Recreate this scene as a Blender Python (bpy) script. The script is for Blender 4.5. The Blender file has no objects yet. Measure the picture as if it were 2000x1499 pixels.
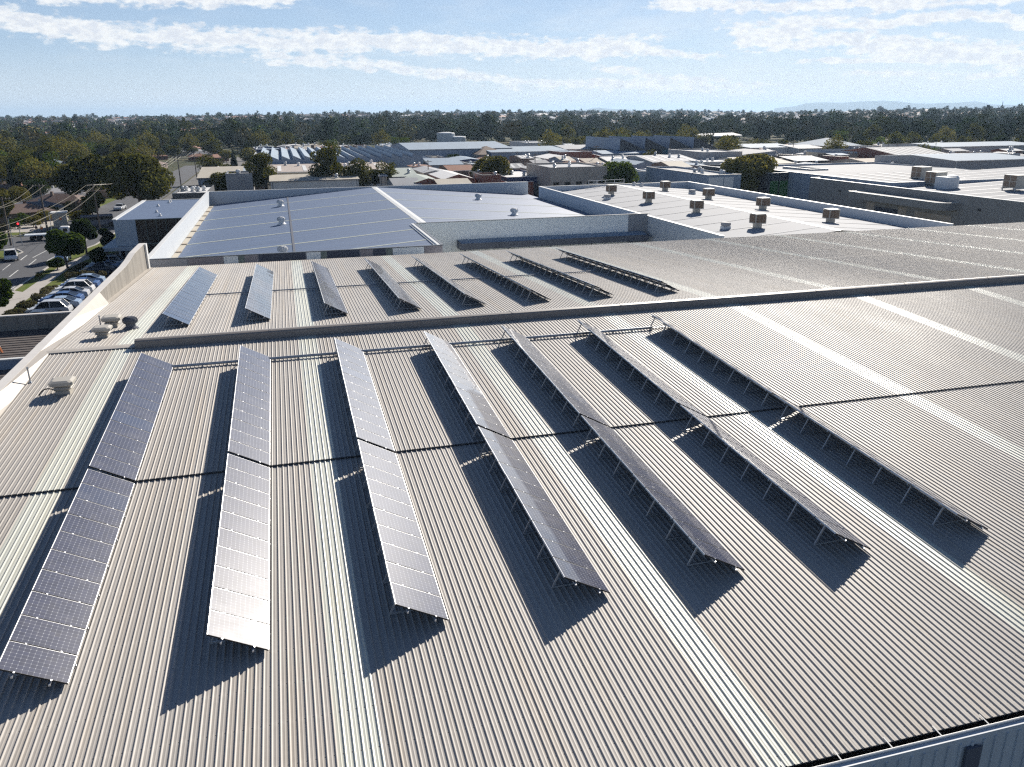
import bpy, bmesh, math, random
import numpy as np
from mathutils import Vector, Matrix

random.seed(7)
RNG = np.random.default_rng(11)
SC = bpy.context.scene
COL = SC.collection
PI = math.pi
R = math.radians

# ------------------------------------------------------------------ camera numbers
F_PX, YAW, PITCH, ROLL, CAMZ = 1573.85, 0.26721, 0.32324, -0.00851, 12.085   # focal in px of a 2000 px wide frame
FWD = Vector((math.sin(YAW)*math.cos(PITCH), math.cos(YAW)*math.cos(PITCH), -math.sin(PITCH)))
RGT0 = Vector((math.cos(YAW), -math.sin(YAW), 0)); UP0 = RGT0.cross(FWD)
RGT = math.cos(ROLL)*RGT0 + math.sin(ROLL)*UP0
UPV = -math.sin(ROLL)*RGT0 + math.cos(ROLL)*UP0
G = -10.0                                                   # street level (main roof ridge is z = 0)

def ray(px, py): return FWD + RGT*((px-1000)/F_PX) - UPV*((py-749.5)/F_PX)
def at(px, py, z):
    v = ray(px, py); t = (z-CAMZ)/v.z
    return Vector((0, 0, CAMZ)) + v*t
def at_y(px, py, y):
    v = ray(px, py); return Vector((0, 0, CAMZ)) + v*(y/v.y)
def x_on(px, y, z):                                         # x of the point on row y, height z seen in column px
    lo, hi = -600., 1600.
    for _ in range(50):
        m = .5*(lo+hi); d = Vector((m, y, z-CAMZ))
        if 1000+F_PX*d.dot(RGT)/d.dot(FWD) < px: lo = m
        else: hi = m
    return lo
def pix(x, y, z):
    d = Vector((x, y, z-CAMZ)); w = d.dot(FWD)
    if w <= 0: return (-9999, -9999)
    return (1000+F_PX*d.dot(RGT)/w, 749.5-F_PX*d.dot(UPV)/w)

# ------------------------------------------------------------------ materials
def newmat(name):
    m = bpy.data.materials.new(name); m.use_nodes = True
    nt = m.node_tree; b = nt.nodes['Principled BSDF']
    return m, nt, b
def N(nt, t, **kw):
    n = nt.nodes.new(t)
    for k, v in kw.items():
        if k in ('op',): n.operation = v
        else: setattr(n, k, v)
    return n
def L(nt, a, b): nt.links.new(a, b)
def mth(nt, op, a, b=None, c=None, clamp=False):
    n = nt.nodes.new('ShaderNodeMath'); n.operation = op; n.use_clamp = clamp
    for i, v in enumerate((a, b, c)):
        if v is None: continue
        if isinstance(v, (int, float)): n.inputs[i].default_value = v
        else: nt.links.new(v, n.inputs[i])
    return n.outputs[0]
def sstep(nt, v, a, b):
    n = nt.nodes.new('ShaderNodeMapRange'); n.interpolation_type = 'SMOOTHSTEP'
    nt.links.new(v, n.inputs[0]) if not isinstance(v, (int, float)) else None
    n.inputs[1].default_value = a; n.inputs[2].default_value = b
    return n.outputs[0]
def mixc(nt, fac, a, b, mode='MIX'):
    n = nt.nodes.new('ShaderNodeMix'); n.data_type = 'RGBA'; n.blend_type = mode
    for i, v in ((0, fac), (6, a), (7, b)):
        if isinstance(v, (int, float)): n.inputs[i].default_value = v
        elif isinstance(v, tuple): n.inputs[i].default_value = (v[0], v[1], v[2], 1)
        else: nt.links.new(v, n.inputs[i])
    return n.outputs[2]
def noise(nt, vec, scale, detail=3, rough=.55, dims='3D'):
    n = nt.nodes.new('ShaderNodeTexNoise'); n.noise_dimensions = dims
    n.inputs['Scale'].default_value = scale; n.inputs['Detail'].default_value = detail; n.inputs['Roughness'].default_value = rough
    if vec is not None: nt.links.new(vec, n.inputs['Vector'])
    return n.outputs['Fac']
def objpos(nt, sx=1, sy=1, sz=1, world=True):
    if world:
        g = nt.nodes.new('ShaderNodeNewGeometry'); o = g.outputs['Position']
    else:
        g = nt.nodes.new('ShaderNodeTexCoord'); o = g.outputs['Object']
    m = nt.nodes.new('ShaderNodeMapping'); m.inputs['Scale'].default_value = (sx, sy, sz)
    nt.links.new(o, m.inputs['Vector']); return m.outputs['Vector']

def plain(name, col, rough=.6, metal=0., var=.12, vscale=.6, spec=.5, streak=None, world=True):
    """a painted, concrete or sheet surface with weathering of its own"""
    m, nt, b = newmat(name)
    v = objpos(nt, *(streak or (1, 1, 1)), world=world)
    n1 = noise(nt, v, vscale, 4); n2 = noise(nt, v, vscale*9, 2)
    f = mth(nt, 'ADD', mth(nt, 'MULTIPLY', mth(nt, 'SUBTRACT', n1, .5), 2*var), mth(nt, 'MULTIPLY', mth(nt, 'SUBTRACT', n2, .5), var))
    f = mth(nt, 'ADD', f, 1.0)
    c = mixc(nt, 1.0, tuple(col), (1, 1, 1), 'MULTIPLY')
    mul = nt.nodes.new('ShaderNodeVectorMath'); mul.operation = 'SCALE'
    L(nt, c, mul.inputs[0]); L(nt, f, mul.inputs['Scale']); L(nt, mul.outputs[0], b.inputs['Base Color'])
    b.inputs['Roughness'].default_value = rough; b.inputs['Metallic'].default_value = metal
    b.inputs['Specular IOR Level'].default_value = spec
    return m

PITCHX = 0.2015
def sheet_mat(name, col, rough, spec, screws=True, var=1.0, sheen=.0):
    """long-run ribbed sheeting: tint per sheet, dirt streaks along the ribs, screw heads on the purlin lines"""
    m, nt, b = newmat(name)
    g = N(nt, 'ShaderNodeNewGeometry'); s = N(nt, 'ShaderNodeSeparateXYZ'); L(nt, g.outputs['Position'], s.inputs[0])
    X, Y = s.outputs[0], s.outputs[1]
    sh = mth(nt, 'FLOOR', mth(nt, 'DIVIDE', mth(nt, 'ADD', X, 20.0), PITCHX*4))
    wn = N(nt, 'ShaderNodeTexWhiteNoise', noise_dimensions='1D'); L(nt, sh, wn.inputs['W'])
    tint = mth(nt, 'ADD', mth(nt, 'MULTIPLY', mth(nt, 'SUBTRACT', wn.outputs['Value'], .5), .10*var), 1.0)
    v1 = objpos(nt, 11.0, .12, 1); st = noise(nt, v1, 1.0, 4, .6)
    v2 = objpos(nt, .25, .12, 1); bl = noise(nt, v2, 1.0, 4, .6)
    v3 = objpos(nt, 1, 1, 1); fn = noise(nt, v3, 7.0, 3, .7)
    f = mth(nt, 'ADD', mth(nt, 'MULTIPLY', mth(nt, 'SUBTRACT', st, .5), .15*var), mth(nt, 'MULTIPLY', mth(nt, 'SUBTRACT', bl, .5), .30*var))
    f = mth(nt, 'ADD', f, mth(nt, 'MULTIPLY', mth(nt, 'SUBTRACT', fn, .5), .16*var))
    f = mth(nt, 'MULTIPLY', mth(nt, 'ADD', f, 1.0), tint)
    brown = mixc(nt, sstep(nt, noise(nt, objpos(nt, 2.2, .05, 1), 1.0, 3), .45, .8), tuple(col), (col[0]*1.0, col[1]*.95, col[2]*.88))
    sc = N(nt, 'ShaderNodeVectorMath', op='SCALE'); L(nt, brown, sc.inputs[0]); L(nt, f, sc.inputs['Scale'])
    out = sc.outputs[0]
    if screws:
        fx = mth(nt, 'FRACT', mth(nt, 'DIVIDE', mth(nt, 'ADD', X, 20.0), PITCHX))
        fy = mth(nt, 'FRACT', mth(nt, 'DIVIDE', Y, 1.32))
        dx = mth(nt, 'MULTIPLY', mth(nt, 'SUBTRACT', fx, .835), PITCHX); dy = mth(nt, 'MULTIPLY', mth(nt, 'SUBTRACT', fy, .5), 1.32)
        d2 = mth(nt, 'ADD', mth(nt, 'MULTIPLY', dx, dx), mth(nt, 'MULTIPLY', dy, dy))
        out = mixc(nt, mth(nt, 'LESS_THAN', d2, .00028), out, (.06, .055, .05))
    vo = N(nt, 'ShaderNodeTexVoronoi'); vo.inputs['Scale'].default_value = .55; L(nt, objpos(nt, 1, .7, 1), vo.inputs['Vector'])
    spot = mth(nt, 'MULTIPLY', mth(nt, 'LESS_THAN', mth(nt, 'ADD', vo.outputs['Distance'], mth(nt, 'MULTIPLY', mth(nt, 'SUBTRACT', fn, .5), .06)), .045), mth(nt, 'GREATER_THAN', noise(nt, objpos(nt, .3, .3, 1), 1.0, 1), .52))
    out = mixc(nt, mth(nt, 'MULTIPLY', spot, .45), out, (.22, .17, .13))
    pb = mth(nt, 'ABSOLUTE', mth(nt, 'SUBTRACT', mth(nt, 'FRACT', mth(nt, 'DIVIDE', Y, 1.32)), .5))
    band = mth(nt, 'MULTIPLY', mth(nt, 'MULTIPLY', sstep(nt, pb, .09, .0), noise(nt, objpos(nt, 1.3, 1.3, 1), 1.0, 3)), .22)
    out = mixc(nt, band, out, (.66, .62, .56))
    L(nt, out, b.inputs['Base Color'])
    rn = mth(nt, 'ADD', mth(nt, 'MULTIPLY', mth(nt, 'SUBTRACT', bl, .5), .2), rough); L(nt, rn, b.inputs['Roughness'])
    b.inputs['Specular IOR Level'].default_value = spec
    return m

def panel_mat():
    m, nt, b = newmat('solar_glass')
    uv = N(nt, 'ShaderNodeUVMap'); s = N(nt, 'ShaderNodeSeparateXYZ'); L(nt, uv.outputs[0], s.inputs[0])
    u = mth(nt, 'MULTIPLY', s.outputs[0], 12.0); v = mth(nt, 'MULTIPLY', s.outputs[1], 8.0)
    fu = mth(nt, 'ABSOLUTE', mth(nt, 'SUBTRACT', mth(nt, 'FRACT', u), .5)); fv = mth(nt, 'ABSOLUTE', mth(nt, 'SUBTRACT', mth(nt, 'FRACT', v), .5))
    line = mth(nt, 'MAXIMUM', sstep(nt, fu, .462, .488), sstep(nt, fv, .462, .488))
    dia = mth(nt, 'GREATER_THAN', mth(nt, 'ADD', fu, fv), .865)
    grid = mth(nt, 'MAXIMUM', mth(nt, 'MULTIPLY', line, .38), mth(nt, 'MULTIPLY', dia, .85))
    bus = mth(nt, 'MULTIPLY', sstep(nt, mth(nt, 'ABSOLUTE', mth(nt, 'SUBTRACT', mth(nt, 'FRACT', mth(nt, 'MULTIPLY', u, 3.0)), .5)), .44, .5), .05)
    oi = N(nt, 'ShaderNodeObjectInfo'); rnd = oi.outputs['Random']
    cm = N(nt, 'ShaderNodeCombineXYZ'); L(nt, mth(nt, 'FLOOR', u), cm.inputs[0]); L(nt, mth(nt, 'FLOOR', v), cm.inputs[1]); L(nt, mth(nt, 'MULTIPLY', rnd, 97.0), cm.inputs[2])
    wn = N(nt, 'ShaderNodeTexWhiteNoise'); L(nt, cm.outputs[0], wn.inputs[0])
    cell = mixc(nt, wn.outputs['Value'], (.012, .018, .052), (.021, .029, .076))
    cell = mixc(nt, mth(nt, 'MULTIPLY', sstep(nt, rnd, .9, 1.0), .8), cell, (.010, .032, .095))  # bluer cells on a few panels: sky reflection painted into the colour
    c = mixc(nt, mth(nt, 'MAXIMUM', grid, bus), cell, (.42, .44, .48))
    dirt = noise(nt, objpos(nt, 1, 1, 1), 1.6, 4, .65)
    c = mixc(nt, mth(nt, 'MULTIPLY', sstep(nt, dirt, .45, .85), .10), c, (.42, .38, .32))
    L(nt, c, b.inputs['Base Color'])
    L(nt, mth(nt, 'ADD', mth(nt, 'MULTIPLY', dirt, .08), .33), b.inputs['Roughness'])
    b.inputs['IOR'].default_value = 1.5; b.inputs['Specular IOR Level'].default_value = .14; b.inputs['Coat Weight'].default_value = .8; b.inputs['Coat Roughness'].default_value = .04
    return m

def leaf_mat(name, dark, light, hue=.35):
    m, nt, b = newmat(name); nt.nodes.remove(b)
    oi = N(nt, 'ShaderNodeObjectInfo')
    p = objpos(nt, 1, 1, 1)
    f = mth(nt, 'ADD', mth(nt, 'MULTIPLY', noise(nt, p, .35, 2), .5), mth(nt, 'MULTIPLY', noise(nt, p, 2.3, 2), .6))
    f = mth(nt, 'ADD', f, mth(nt, 'MULTIPLY', mth(nt, 'SUBTRACT', oi.outputs['Random'], .5), hue))
    c = mixc(nt, sstep(nt, f, .25, .85), dark, light)
    d = N(nt, 'ShaderNodeBsdfDiffuse'); L(nt, c, d.inputs[0])
    t = N(nt, 'ShaderNodeBsdfTranslucent'); L(nt, mixc(nt, .5, c, (light[0]*1.5, light[1]*1.5, light[2]*.6)), t.inputs[0])
    mx = N(nt, 'ShaderNodeMixShader'); mx.inputs[0].default_value = .34
    L(nt, d.outputs[0], mx.inputs[1]); L(nt, t.outputs[0], mx.inputs[2])
    L(nt, mx.outputs[0], nt.nodes['Material Output'].inputs[0])
    return m

def far_leaf_mat(name, ca=(.020, .034, .013), cb=(.125, .125, .046)):
    """woodland seen from far: every crown has its own tint, picked by where it stands"""
    m, nt, b = newmat(name); nt.nodes.remove(b)
    p = objpos(nt, 1, 1, .0)
    f = mth(nt, 'ADD', mth(nt, 'MULTIPLY', noise(nt, p, .012, 3), .7), mth(nt, 'MULTIPLY', noise(nt, p, .09, 2), .9))
    c = mixc(nt, sstep(nt, f, .5, 1.15), ca, cb)
    d = N(nt, 'ShaderNodeBsdfDiffuse'); L(nt, c, d.inputs[0])
    L(nt, d.outputs[0], nt.nodes['Material Output'].inputs[0])
    return m

M = {}
def build_materials():
    M['roof'] = sheet_mat('beige_sheeting', (.45, .422, .388), .55, .34)
    M['fibre'] = sheet_mat('fibreglass_sheeting', (.62, .63, .56), .40, .46, var=.6)
    M['flash'] = plain('beige_flashing', (.46, .42, .37), .5, var=.15, vscale=.8)
    M['ridge'] = plain('grey_ridge_metal', (.26, .235, .215), .42, var=.12)
    M['concrete'] = plain('pale_concrete', (.60, .58, .56), .8, var=.14, vscale=.5)
    M['stained'] = plain('stained_concrete', (.27, .25, .22), .85, var=.55, vscale=1.0, streak=(2.2, 2.2, .25))
    M['zinc'] = plain('galvanised_steel', (.46, .48, .50), .45, metal=.55, var=.1, vscale=3)
    M['alu'] = plain('silver_aluminium', (.62, .63, .65), .35, metal=.6, var=.05, vscale=3)
    M['panel'] = panel_mat()
    M['black'] = plain('black_backing', (.02, .02, .022), .6, var=.1)
    M['white'] = plain('white_paint', (.74, .74, .73), .5, var=.06)
    M['cladding'] = plain('grey_cladding', (.58, .62, .66), .55, var=.1, streak=(5, 5, .3))
    M['bluegrey'] = plain('pale_blue_roofing', (.125, .172, .270), .55, spec=.28, var=.16, vscale=.5, streak=(.12, 2.2, 1))
    M['palepanel'] = plain('pale_precast', (.86, .89, .88), .6, var=.07, vscale=.25)
    M['whitewall'] = plain('white_render', (.52, .555, .59), .65, var=.06, vscale=.4)
    M['greypanel'] = plain('mid_grey_precast', (.40, .40, .42), .7, var=.08)
    M['taupe'] = plain('taupe_precast', (.31, .28, .29), .7, var=.08)
    M['navy'] = plain('dark_navy_cladding', (.035, .048, .085), .5, var=.1)
    M['teal'] = plain('green_grey_glass', (.12, .17, .16), .25, var=.15)
    M['tilt'] = plain('grey_tilt_slab', (.25, .25, .25), .8, var=.20, vscale=.6, streak=(1, 1, .4))
    M['bright'] = plain('bright_zincalume', (.66, .66, .66), .32, metal=.25, var=.08, vscale=.4, streak=(1, .2, 1))
    M['coping'] = plain('pale_coping', (.72, .72, .70), .45, var=.05)
    M['darkcoping'] = plain('dark_coping', (.10, .12, .15), .5, var=.05)
    M['louvre'] = plain('brown_cooler_pad', (.26, .19, .14), .8, var=.25, vscale=6)
    M['cream'] = plain('cream_plastic', (.47, .44, .385), .5, var=.06)
    M['glass'] = plain('dark_glass', (.012, .015, .02), .16, spec=.35, var=.2)
    M['asphalt'] = plain('asphalt', (.075, .078, .088), .85, var=.22, vscale=.25)
    M['paint'] = plain('road_paint', (.62, .62, .60), .7, var=.15, vscale=2)
    M['path'] = plain('concrete_path', (.42, .39, .36), .85, var=.14)
    M['kerb'] = plain('kerb_concrete', (.45, .43, .40), .85, var=.12)
    M['bark'] = plain('brown_bark', (.13, .10, .08), .9, var=.3, vscale=2, world=False)
    M['palebark'] = plain('pale_gum_bark', (.33, .29, .25), .9, var=.3, vscale=2, world=False)
    M['pole'] = plain('weathered_timber', (.13, .105, .09), .9, var=.2)
    M['wire'] = plain('bright_wire', (.34, .31, .25), .5, var=.05)
    M['rubber'] = plain('black_rubber', (.015, .015, .016), .8, var=.1)
    M['rim'] = plain('alloy_rim', (.45, .45, .47), .35, metal=.7, var=.05)
    M['lamp'] = plain('headlamp_lens', (.65, .67, .70), .15, var=.03)
    M['gum'] = leaf_mat('gum_leaves', (.024, .034, .012), (.115, .115, .036))
    M['gumolive'] = leaf_mat('olive_leaves', (.045, .050, .016), (.18, .165, .055))
    M['bush'] = leaf_mat('green_leaves', (.020, .045, .012), (.095, .135, .030))
    M['deep'] = leaf_mat('deep_green_leaves', (.010, .020, .010), (.035, .055, .022))
    M['rust'] = leaf_mat('autumn_leaves', (.07, .032, .016), (.19, .085, .035))
    M['gold'] = leaf_mat('yellow_leaves', (.16, .14, .03), (.33, .29, .07))
    M['hedge'] = leaf_mat('grey_hedge_leaves', (.045, .045, .030), (.125, .115, .075))
    for k, (ca, cb) in enumerate((((.020, .036, .014), (0.102, 0.126, 0.043)), ((.040, .056, .018), (0.198, 0.204, 0.066)), ((.064, .058, .026), (0.240, 0.204, 0.090)), ((.028, .056, .016), (0.138, 0.192, 0.050)), ((.014, .026, .015), (0.060, 0.084, 0.041)), ((.100, .094, .036), (.270, .240, .100)))):
        M['farleaf%d' % k] = far_leaf_mat('far_leaves', ca, cb)
    for k, c in dict(cream=(.50, .46, .39), pink=(.47, .41, .37), palegrey=(.42, .43, .45), white=(.68, .68, .68), bluish=(.30, .37, .45),
                     mid=(.30, .31, .33), sage=(.42, .46, .43), tan=(.40, .34, .28), brown=(.20, .15, .125), rust=(.26, .13, .09), slate=(.14, .15, .18)).items():
        M['r_'+k] = plain(k+'_roof_sheet', c, .75, spec=.08, var=.16, vscale=.22, streak=(1.6, .3, 1))
    for k, c in dict(brick=(.24, .10, .075), brown=(.22, .16, .13), blue=(.28, .34, .42), grey=(.34, .34, .35), pale=(.55, .55, .54), tan=(.42, .37, .32),
                     dark=(.06, .065, .075), navy=(.03, .055, .14), green=(.05, .16, .05), teal=(.10, .24, .30), cream=(.52, .47, .38)).items():
        M['w_'+k] = plain(k+'_wall', c, .75, var=.22, vscale=.5, streak=(1, 1, .25))
    M['orange'] = plain('orange_paint', (.70, .20, .05), .6, var=.08)
    M['tiles'] = plain('terracotta_tiles', (.27, .12, .075), .8, var=.22, vscale=1.2)
    M['browntiles'] = plain('brown_tiles', (.155, .10, .085), .8, var=.22, vscale=1.2)
    M['greytiles'] = plain('grey_tiles', (.17, .17, .19), .75, var=.2, vscale=1.2)
    M['redlamp'] = plain('red_lamp', (.8, .02, .03), .4)
    e = M['redlamp'].node_tree.nodes['Principled BSDF']; e.inputs['Emission Color'].default_value = (1, .03, .04, 1); e.inputs['Emission Strength'].default_value = 2.0
    # ground: dry grass, dirt and paving in patches
    m, nt, b = newmat('suburban_ground'); p = objpos(nt, 1, 1, 0)
    n1 = noise(nt, p, .02, 5); n2 = noise(nt, p, .25, 4); n3 = noise(nt, p, .004, 3)
    c = mixc(nt, sstep(nt, n1, .40, .62), (.050, .062, .028), (.120, .105, .065))
    c = mixc(nt, mth(nt, 'MULTIPLY', sstep(nt, n2, .4, .75), .5), c, (.075, .080, .035))
    c = mixc(nt, mth(nt, 'MULTIPLY', sstep(nt, n3, .45, .6), .5), c, (.040, .052, .030))
    L(nt, c, b.inputs['Base Color']); b.inputs['Roughness'].default_value = 1; b.inputs['Specular IOR Level'].default_value = .1
    M['ground'] = m
    m, nt, b = newmat('lawn'); p = objpos(nt, 1, 1, 0)
    c = mixc(nt, sstep(nt, noise(nt, p, .5, 5, .65), .35, .7), (.105, .150, .025), (.19, .18, .06))
    c = mixc(nt, mth(nt, 'MULTIPLY', noise(nt, p, 9, 2), .5), c, (.05, .075, .015))
    L(nt, c, b.inputs['Base Color']); b.inputs['Roughness'].default_value = 1; b.inputs['Specular IOR Level'].default_value = .1
    M['lawn'] = m
    M['yard'] = plain('yard_paving', (.13, .125, .12), .9, var=.3, vscale=.06)
    M['hill'] = plain('hill_scrub', (.07, .085, .06), 1.0, var=.25, vscale=.0012, spec=.1)

# ------------------------------------------------------------------ mesh building
class MB:
    def __init__(s): s.v = []; s.f = []; s.m = []; s.uv = {}
    def quad(s, a, b, c, d, m=0):
        i = len(s.v); s.v += [tuple(a), tuple(b), tuple(c), tuple(d)]; s.f.append((i, i+1, i+2, i+3)); s.m.append(m)
    def poly(s, pts, m=0):
        i = len(s.v); s.v += [tuple(p) for p in pts]; s.f.append(tuple(range(i, i+len(pts)))); s.m.append(m)
    def box(s, x0, x1, y0, y1, z0, z1, m=0, bottom=True, top=True):
        i = len(s.v)
        s.v += [(x0, y0, z0), (x1, y0, z0), (x1, y1, z0), (x0, y1, z0), (x0, y0, z1), (x1, y0, z1), (x1, y1, z1), (x0, y1, z1)]
        fs = [(0, 1, 5, 4), (1, 2, 6, 5), (2, 3, 7, 6), (3, 0, 4, 7)]
        if bottom: fs.append((3, 2, 1, 0))
        if top: fs.append((4, 5, 6, 7))
        for f in fs: s.f.append(tuple(i+k for k in f)); s.m.append(m)
    def obox(s, mat, sx, sy, sz, m=0):                      # box of half sizes under a matrix
        i = len(s.v)
        for dz in (-1, 1):
            for dx, dy in ((-1, -1), (1, -1), (1, 1), (-1, 1)): s.v.append(tuple(mat @ Vector((dx*sx, dy*sy, dz*sz))))
        for f in ((0, 1, 5, 4), (1, 2, 6, 5), (2, 3, 7, 6), (3, 0, 4, 7), (3, 2, 1, 0), (4, 5, 6, 7)): s.f.append(tuple(i+k for k in f)); s.m.append(m)
    def bar(s, a, b, w, h=None, m=0):
        a = Vector(a); b = Vector(b); d = b-a; h = h or w
        q = d.to_track_quat('Y', 'Z').to_matrix().to_4x4(); q.translation = (a+b)/2
        s.obox(q, w/2, d.length/2, h/2, m)
    def cyl(s, a, b, r0, r1=None, n=8, m=0, caps=True):
        a = Vector(a); b = Vector(b); r1 = r0 if r1 is None else r1
        q = (b-a).to_track_quat('Z', 'Y').to_matrix(); i = len(s.v)
        for p, r in ((a, r0), (b, r1)):
            for k in range(n):
                t = 2*PI*k/n; s.v.append(tuple(p + q @ Vector((r*math.cos(t), r*math.sin(t), 0))))
        for k in range(n): s.f.append((i+k, i+(k+1) % n, i+n+(k+1) % n, i+n+k)); s.m.append(m)
        if caps:
            s.f.append(tuple(i+n-1-k for k in range(n))); s.m.append(m)
            s.f.append(tuple(i+n+k for k in range(n))); s.m.append(m)
    def lathe(s, prof, c=(0, 0, 0), n=14, m=0):
        i = len(s.v)
        for r, z in prof:
            for k in range(n):
                t = 2*PI*k/n; s.v.append((c[0]+r*math.cos(t), c[1]+r*math.sin(t), c[2]+z))
        for j in range(len(prof)-1):
            for k in range(n):
                s.f.append((i+j*n+k, i+j*n+(k+1) % n, i+(j+1)*n+(k+1) % n, i+(j+1)*n+k)); s.m.append(m)
        s.f.append(tuple(i+(len(prof)-1)*n+k for k in range(n))); s.m.append(m)
    def mesh(s, name, mats):
        me = bpy.data.meshes.new(name); me.from_pydata(s.v, [], s.f)
        for mt in (mats if isinstance(mats, (list, tuple)) else [mats]): me.materials.append(mt)
        if any(s.m): me.polygons.foreach_set('material_index', s.m)
        me.update(); return me

def link(name, me, parent=None, loc=None):
    o = bpy.data.objects.new(name, me); COL.objects.link(o)
    if parent is not None: o.parent = parent
    if loc is not None: o.location = loc
    return o
def tag(o, label=None, cat=None, group=None, kind=None):
    if label: o['label'] = label
    if cat: o['category'] = cat
    if group: o['group'] = group
    if kind: o['kind'] = kind
    return o
def empty(name, loc, label=None, cat=None, group=None, rz=0):
    o = bpy.data.objects.new(name, None); COL.objects.link(o); o.location = loc; o.rotation_euler = (0, 0, rz); o.empty_display_size = .2
    return tag(o, label, cat, group)
def copy_tree(o, parent=None):
    c = o.copy(); COL.objects.link(c)
    if parent is not None: c.parent = parent
    for ch in KIDS.get(o.name, []): copy_tree(ch, c)
    return c
KIDS = {}
def part(name, me, parent, loc=None, rot=None):
    o = link(name, me, parent, loc)
    if rot: o.rotation_euler = rot
    KIDS.setdefault(parent.name, []).append(o); return o
def np_mesh(name, V, Fq, mats, mi=None):
    me = bpy.data.meshes.new(name); n = len(V); k = len(Fq)
    me.vertices.add(n); me.vertices.foreach_set('co', np.asarray(V, dtype=np.float32).ravel())
    w = Fq.shape[1]
    me.loops.add(k*w); me.loops.foreach_set('vertex_index', np.asarray(Fq, dtype=np.int32).ravel())
    me.polygons.add(k); me.polygons.foreach_set('loop_start', np.arange(0, k*w, w, dtype=np.int32)); me.polygons.foreach_set('loop_total', np.full(k, w, dtype=np.int32))
    for mt in mats: me.materials.append(mt)
    if mi is not None: me.polygons.foreach_set('material_index', np.asarray(mi, dtype=np.int32))
    me.update(); me.validate(); return me

# ------------------------------------------------------------------ terrain
def terrain(x, y):
    x = np.asarray(x, float); y = np.asarray(y, float); d = np.hypot(x, y)
    t = np.clip((d-480)/1900, 0, 1); t = t*t*(3-2*t)
    az = np.degrees(np.arctan2(x, y))
    lift = 13.5 + 5.0*np.exp(-((az-10)/9)**2) - 2.5*np.exp(-((az+14)/8)**2) - 1.5*np.exp(-((az-26)/6)**2)
    h = t*lift + t*(3.2*np.sin(x/310+1.3)*np.cos(y/270) + 2.2*np.sin(x/140-y/190))
    u = np.clip((d-2900)/1500, 0, 1); u = u*u*(3-2*u)
    return G + h*(1-u) - .0*u
def build_ground():
    r = np.concatenate([[0.], np.geomspace(12, 20500, 84)]); nt_ = 180
    th = np.linspace(0, 2*PI, nt_, endpoint=False)
    V = [(0, 0, G)]; 
    X = np.outer(r[1:], np.sin(th)); Y = np.outer(r[1:], np.cos(th)); Z = terrain(X, Y)
    V = np.concatenate([[[0, 0, G]], np.stack([X, Y, Z], -1).reshape(-1, 3)])
    F = []
    nr = len(r)-1
    for i in range(nr-1):
        a = 1+i*nt_; b = a+nt_
        k = np.arange(nt_); k2 = (k+1) % nt_
        F.append(np.stack([a+k2, a+k, b+k, b+k2], -1))
    F = np.concatenate(F)
    k = np.arange(nt_); tri = np.stack([np.zeros(nt_, int), 1+k, 1+(k+1) % nt_, 1+(k+1) % nt_], -1)
    me = bpy.data.meshes.new('ground')
    me.from_pydata([tuple(v) for v in V], [], [tuple(f) for f in F.tolist()] + [tuple(t[:3]) for t in tri.tolist()])
    me.materials.append(M['ground']); me.update()
    for p in me.polygons: p.use_smooth = True
    tag(link('ground', me), kind='structure')

def sheet(name, pts, z, mat, kind='structure', label=None, cat=None):
    b = MB(); b.poly([(p[0], p[1], z) for p in pts]); o = link(name, b.mesh(name, mat))
    return tag(o, label, cat, kind=kind)

# ------------------------------------------------------------------ main warehouse
S, YR, YE, YL, YF = .05166, 47.18, 12.23, 30.15, 85.0
XL, XR = -13.3, 101.0
def roofz(y): return -S*abs(y-YR)
STRIPS = [-9.8, .0, 9.0, 18.45, 27.5, 37.0, 46.3, 55.6, 64.9, 74.2, 83.5]
def snap(x): return round((x-XL)/PITCHX)*PITCHX + XL
def rib_profile(i0, i1):
    pts = []
    for i in range(i0, i1):
        x = XL+i*PITCHX
        pts += [(x, 0), (x+.045, 0), (x+.051, .003), (x+.062, .003), (x+.068, 0), (x+.147, 0), (x+.154, .030), (x+.176, .030), (x+.195, 0)]
    pts.append((XL+i1*PITCHX, 0)); return pts
def ribbed(name, i0, i1, rows, mat, parent):
    """rows: list of (y, z) stations; the sheet follows them"""
    pr = np.array(rib_profile(i0, i1)); n = len(pr); V = []
    for y, z in rows: V.append(np.stack([pr[:, 0], np.full(n, y), pr[:, 1]+z], -1))
    V = np.concatenate(V); F = []
    k = np.arange(n-1)
    for j in range(len(rows)-1): F.append(np.stack([j*n+k, j*n+k+1, (j+1)*n+k+1, (j+1)*n+k], -1))
    return part(name, np_mesh(name, V, np.concatenate(F), [mat]), parent)
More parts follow.
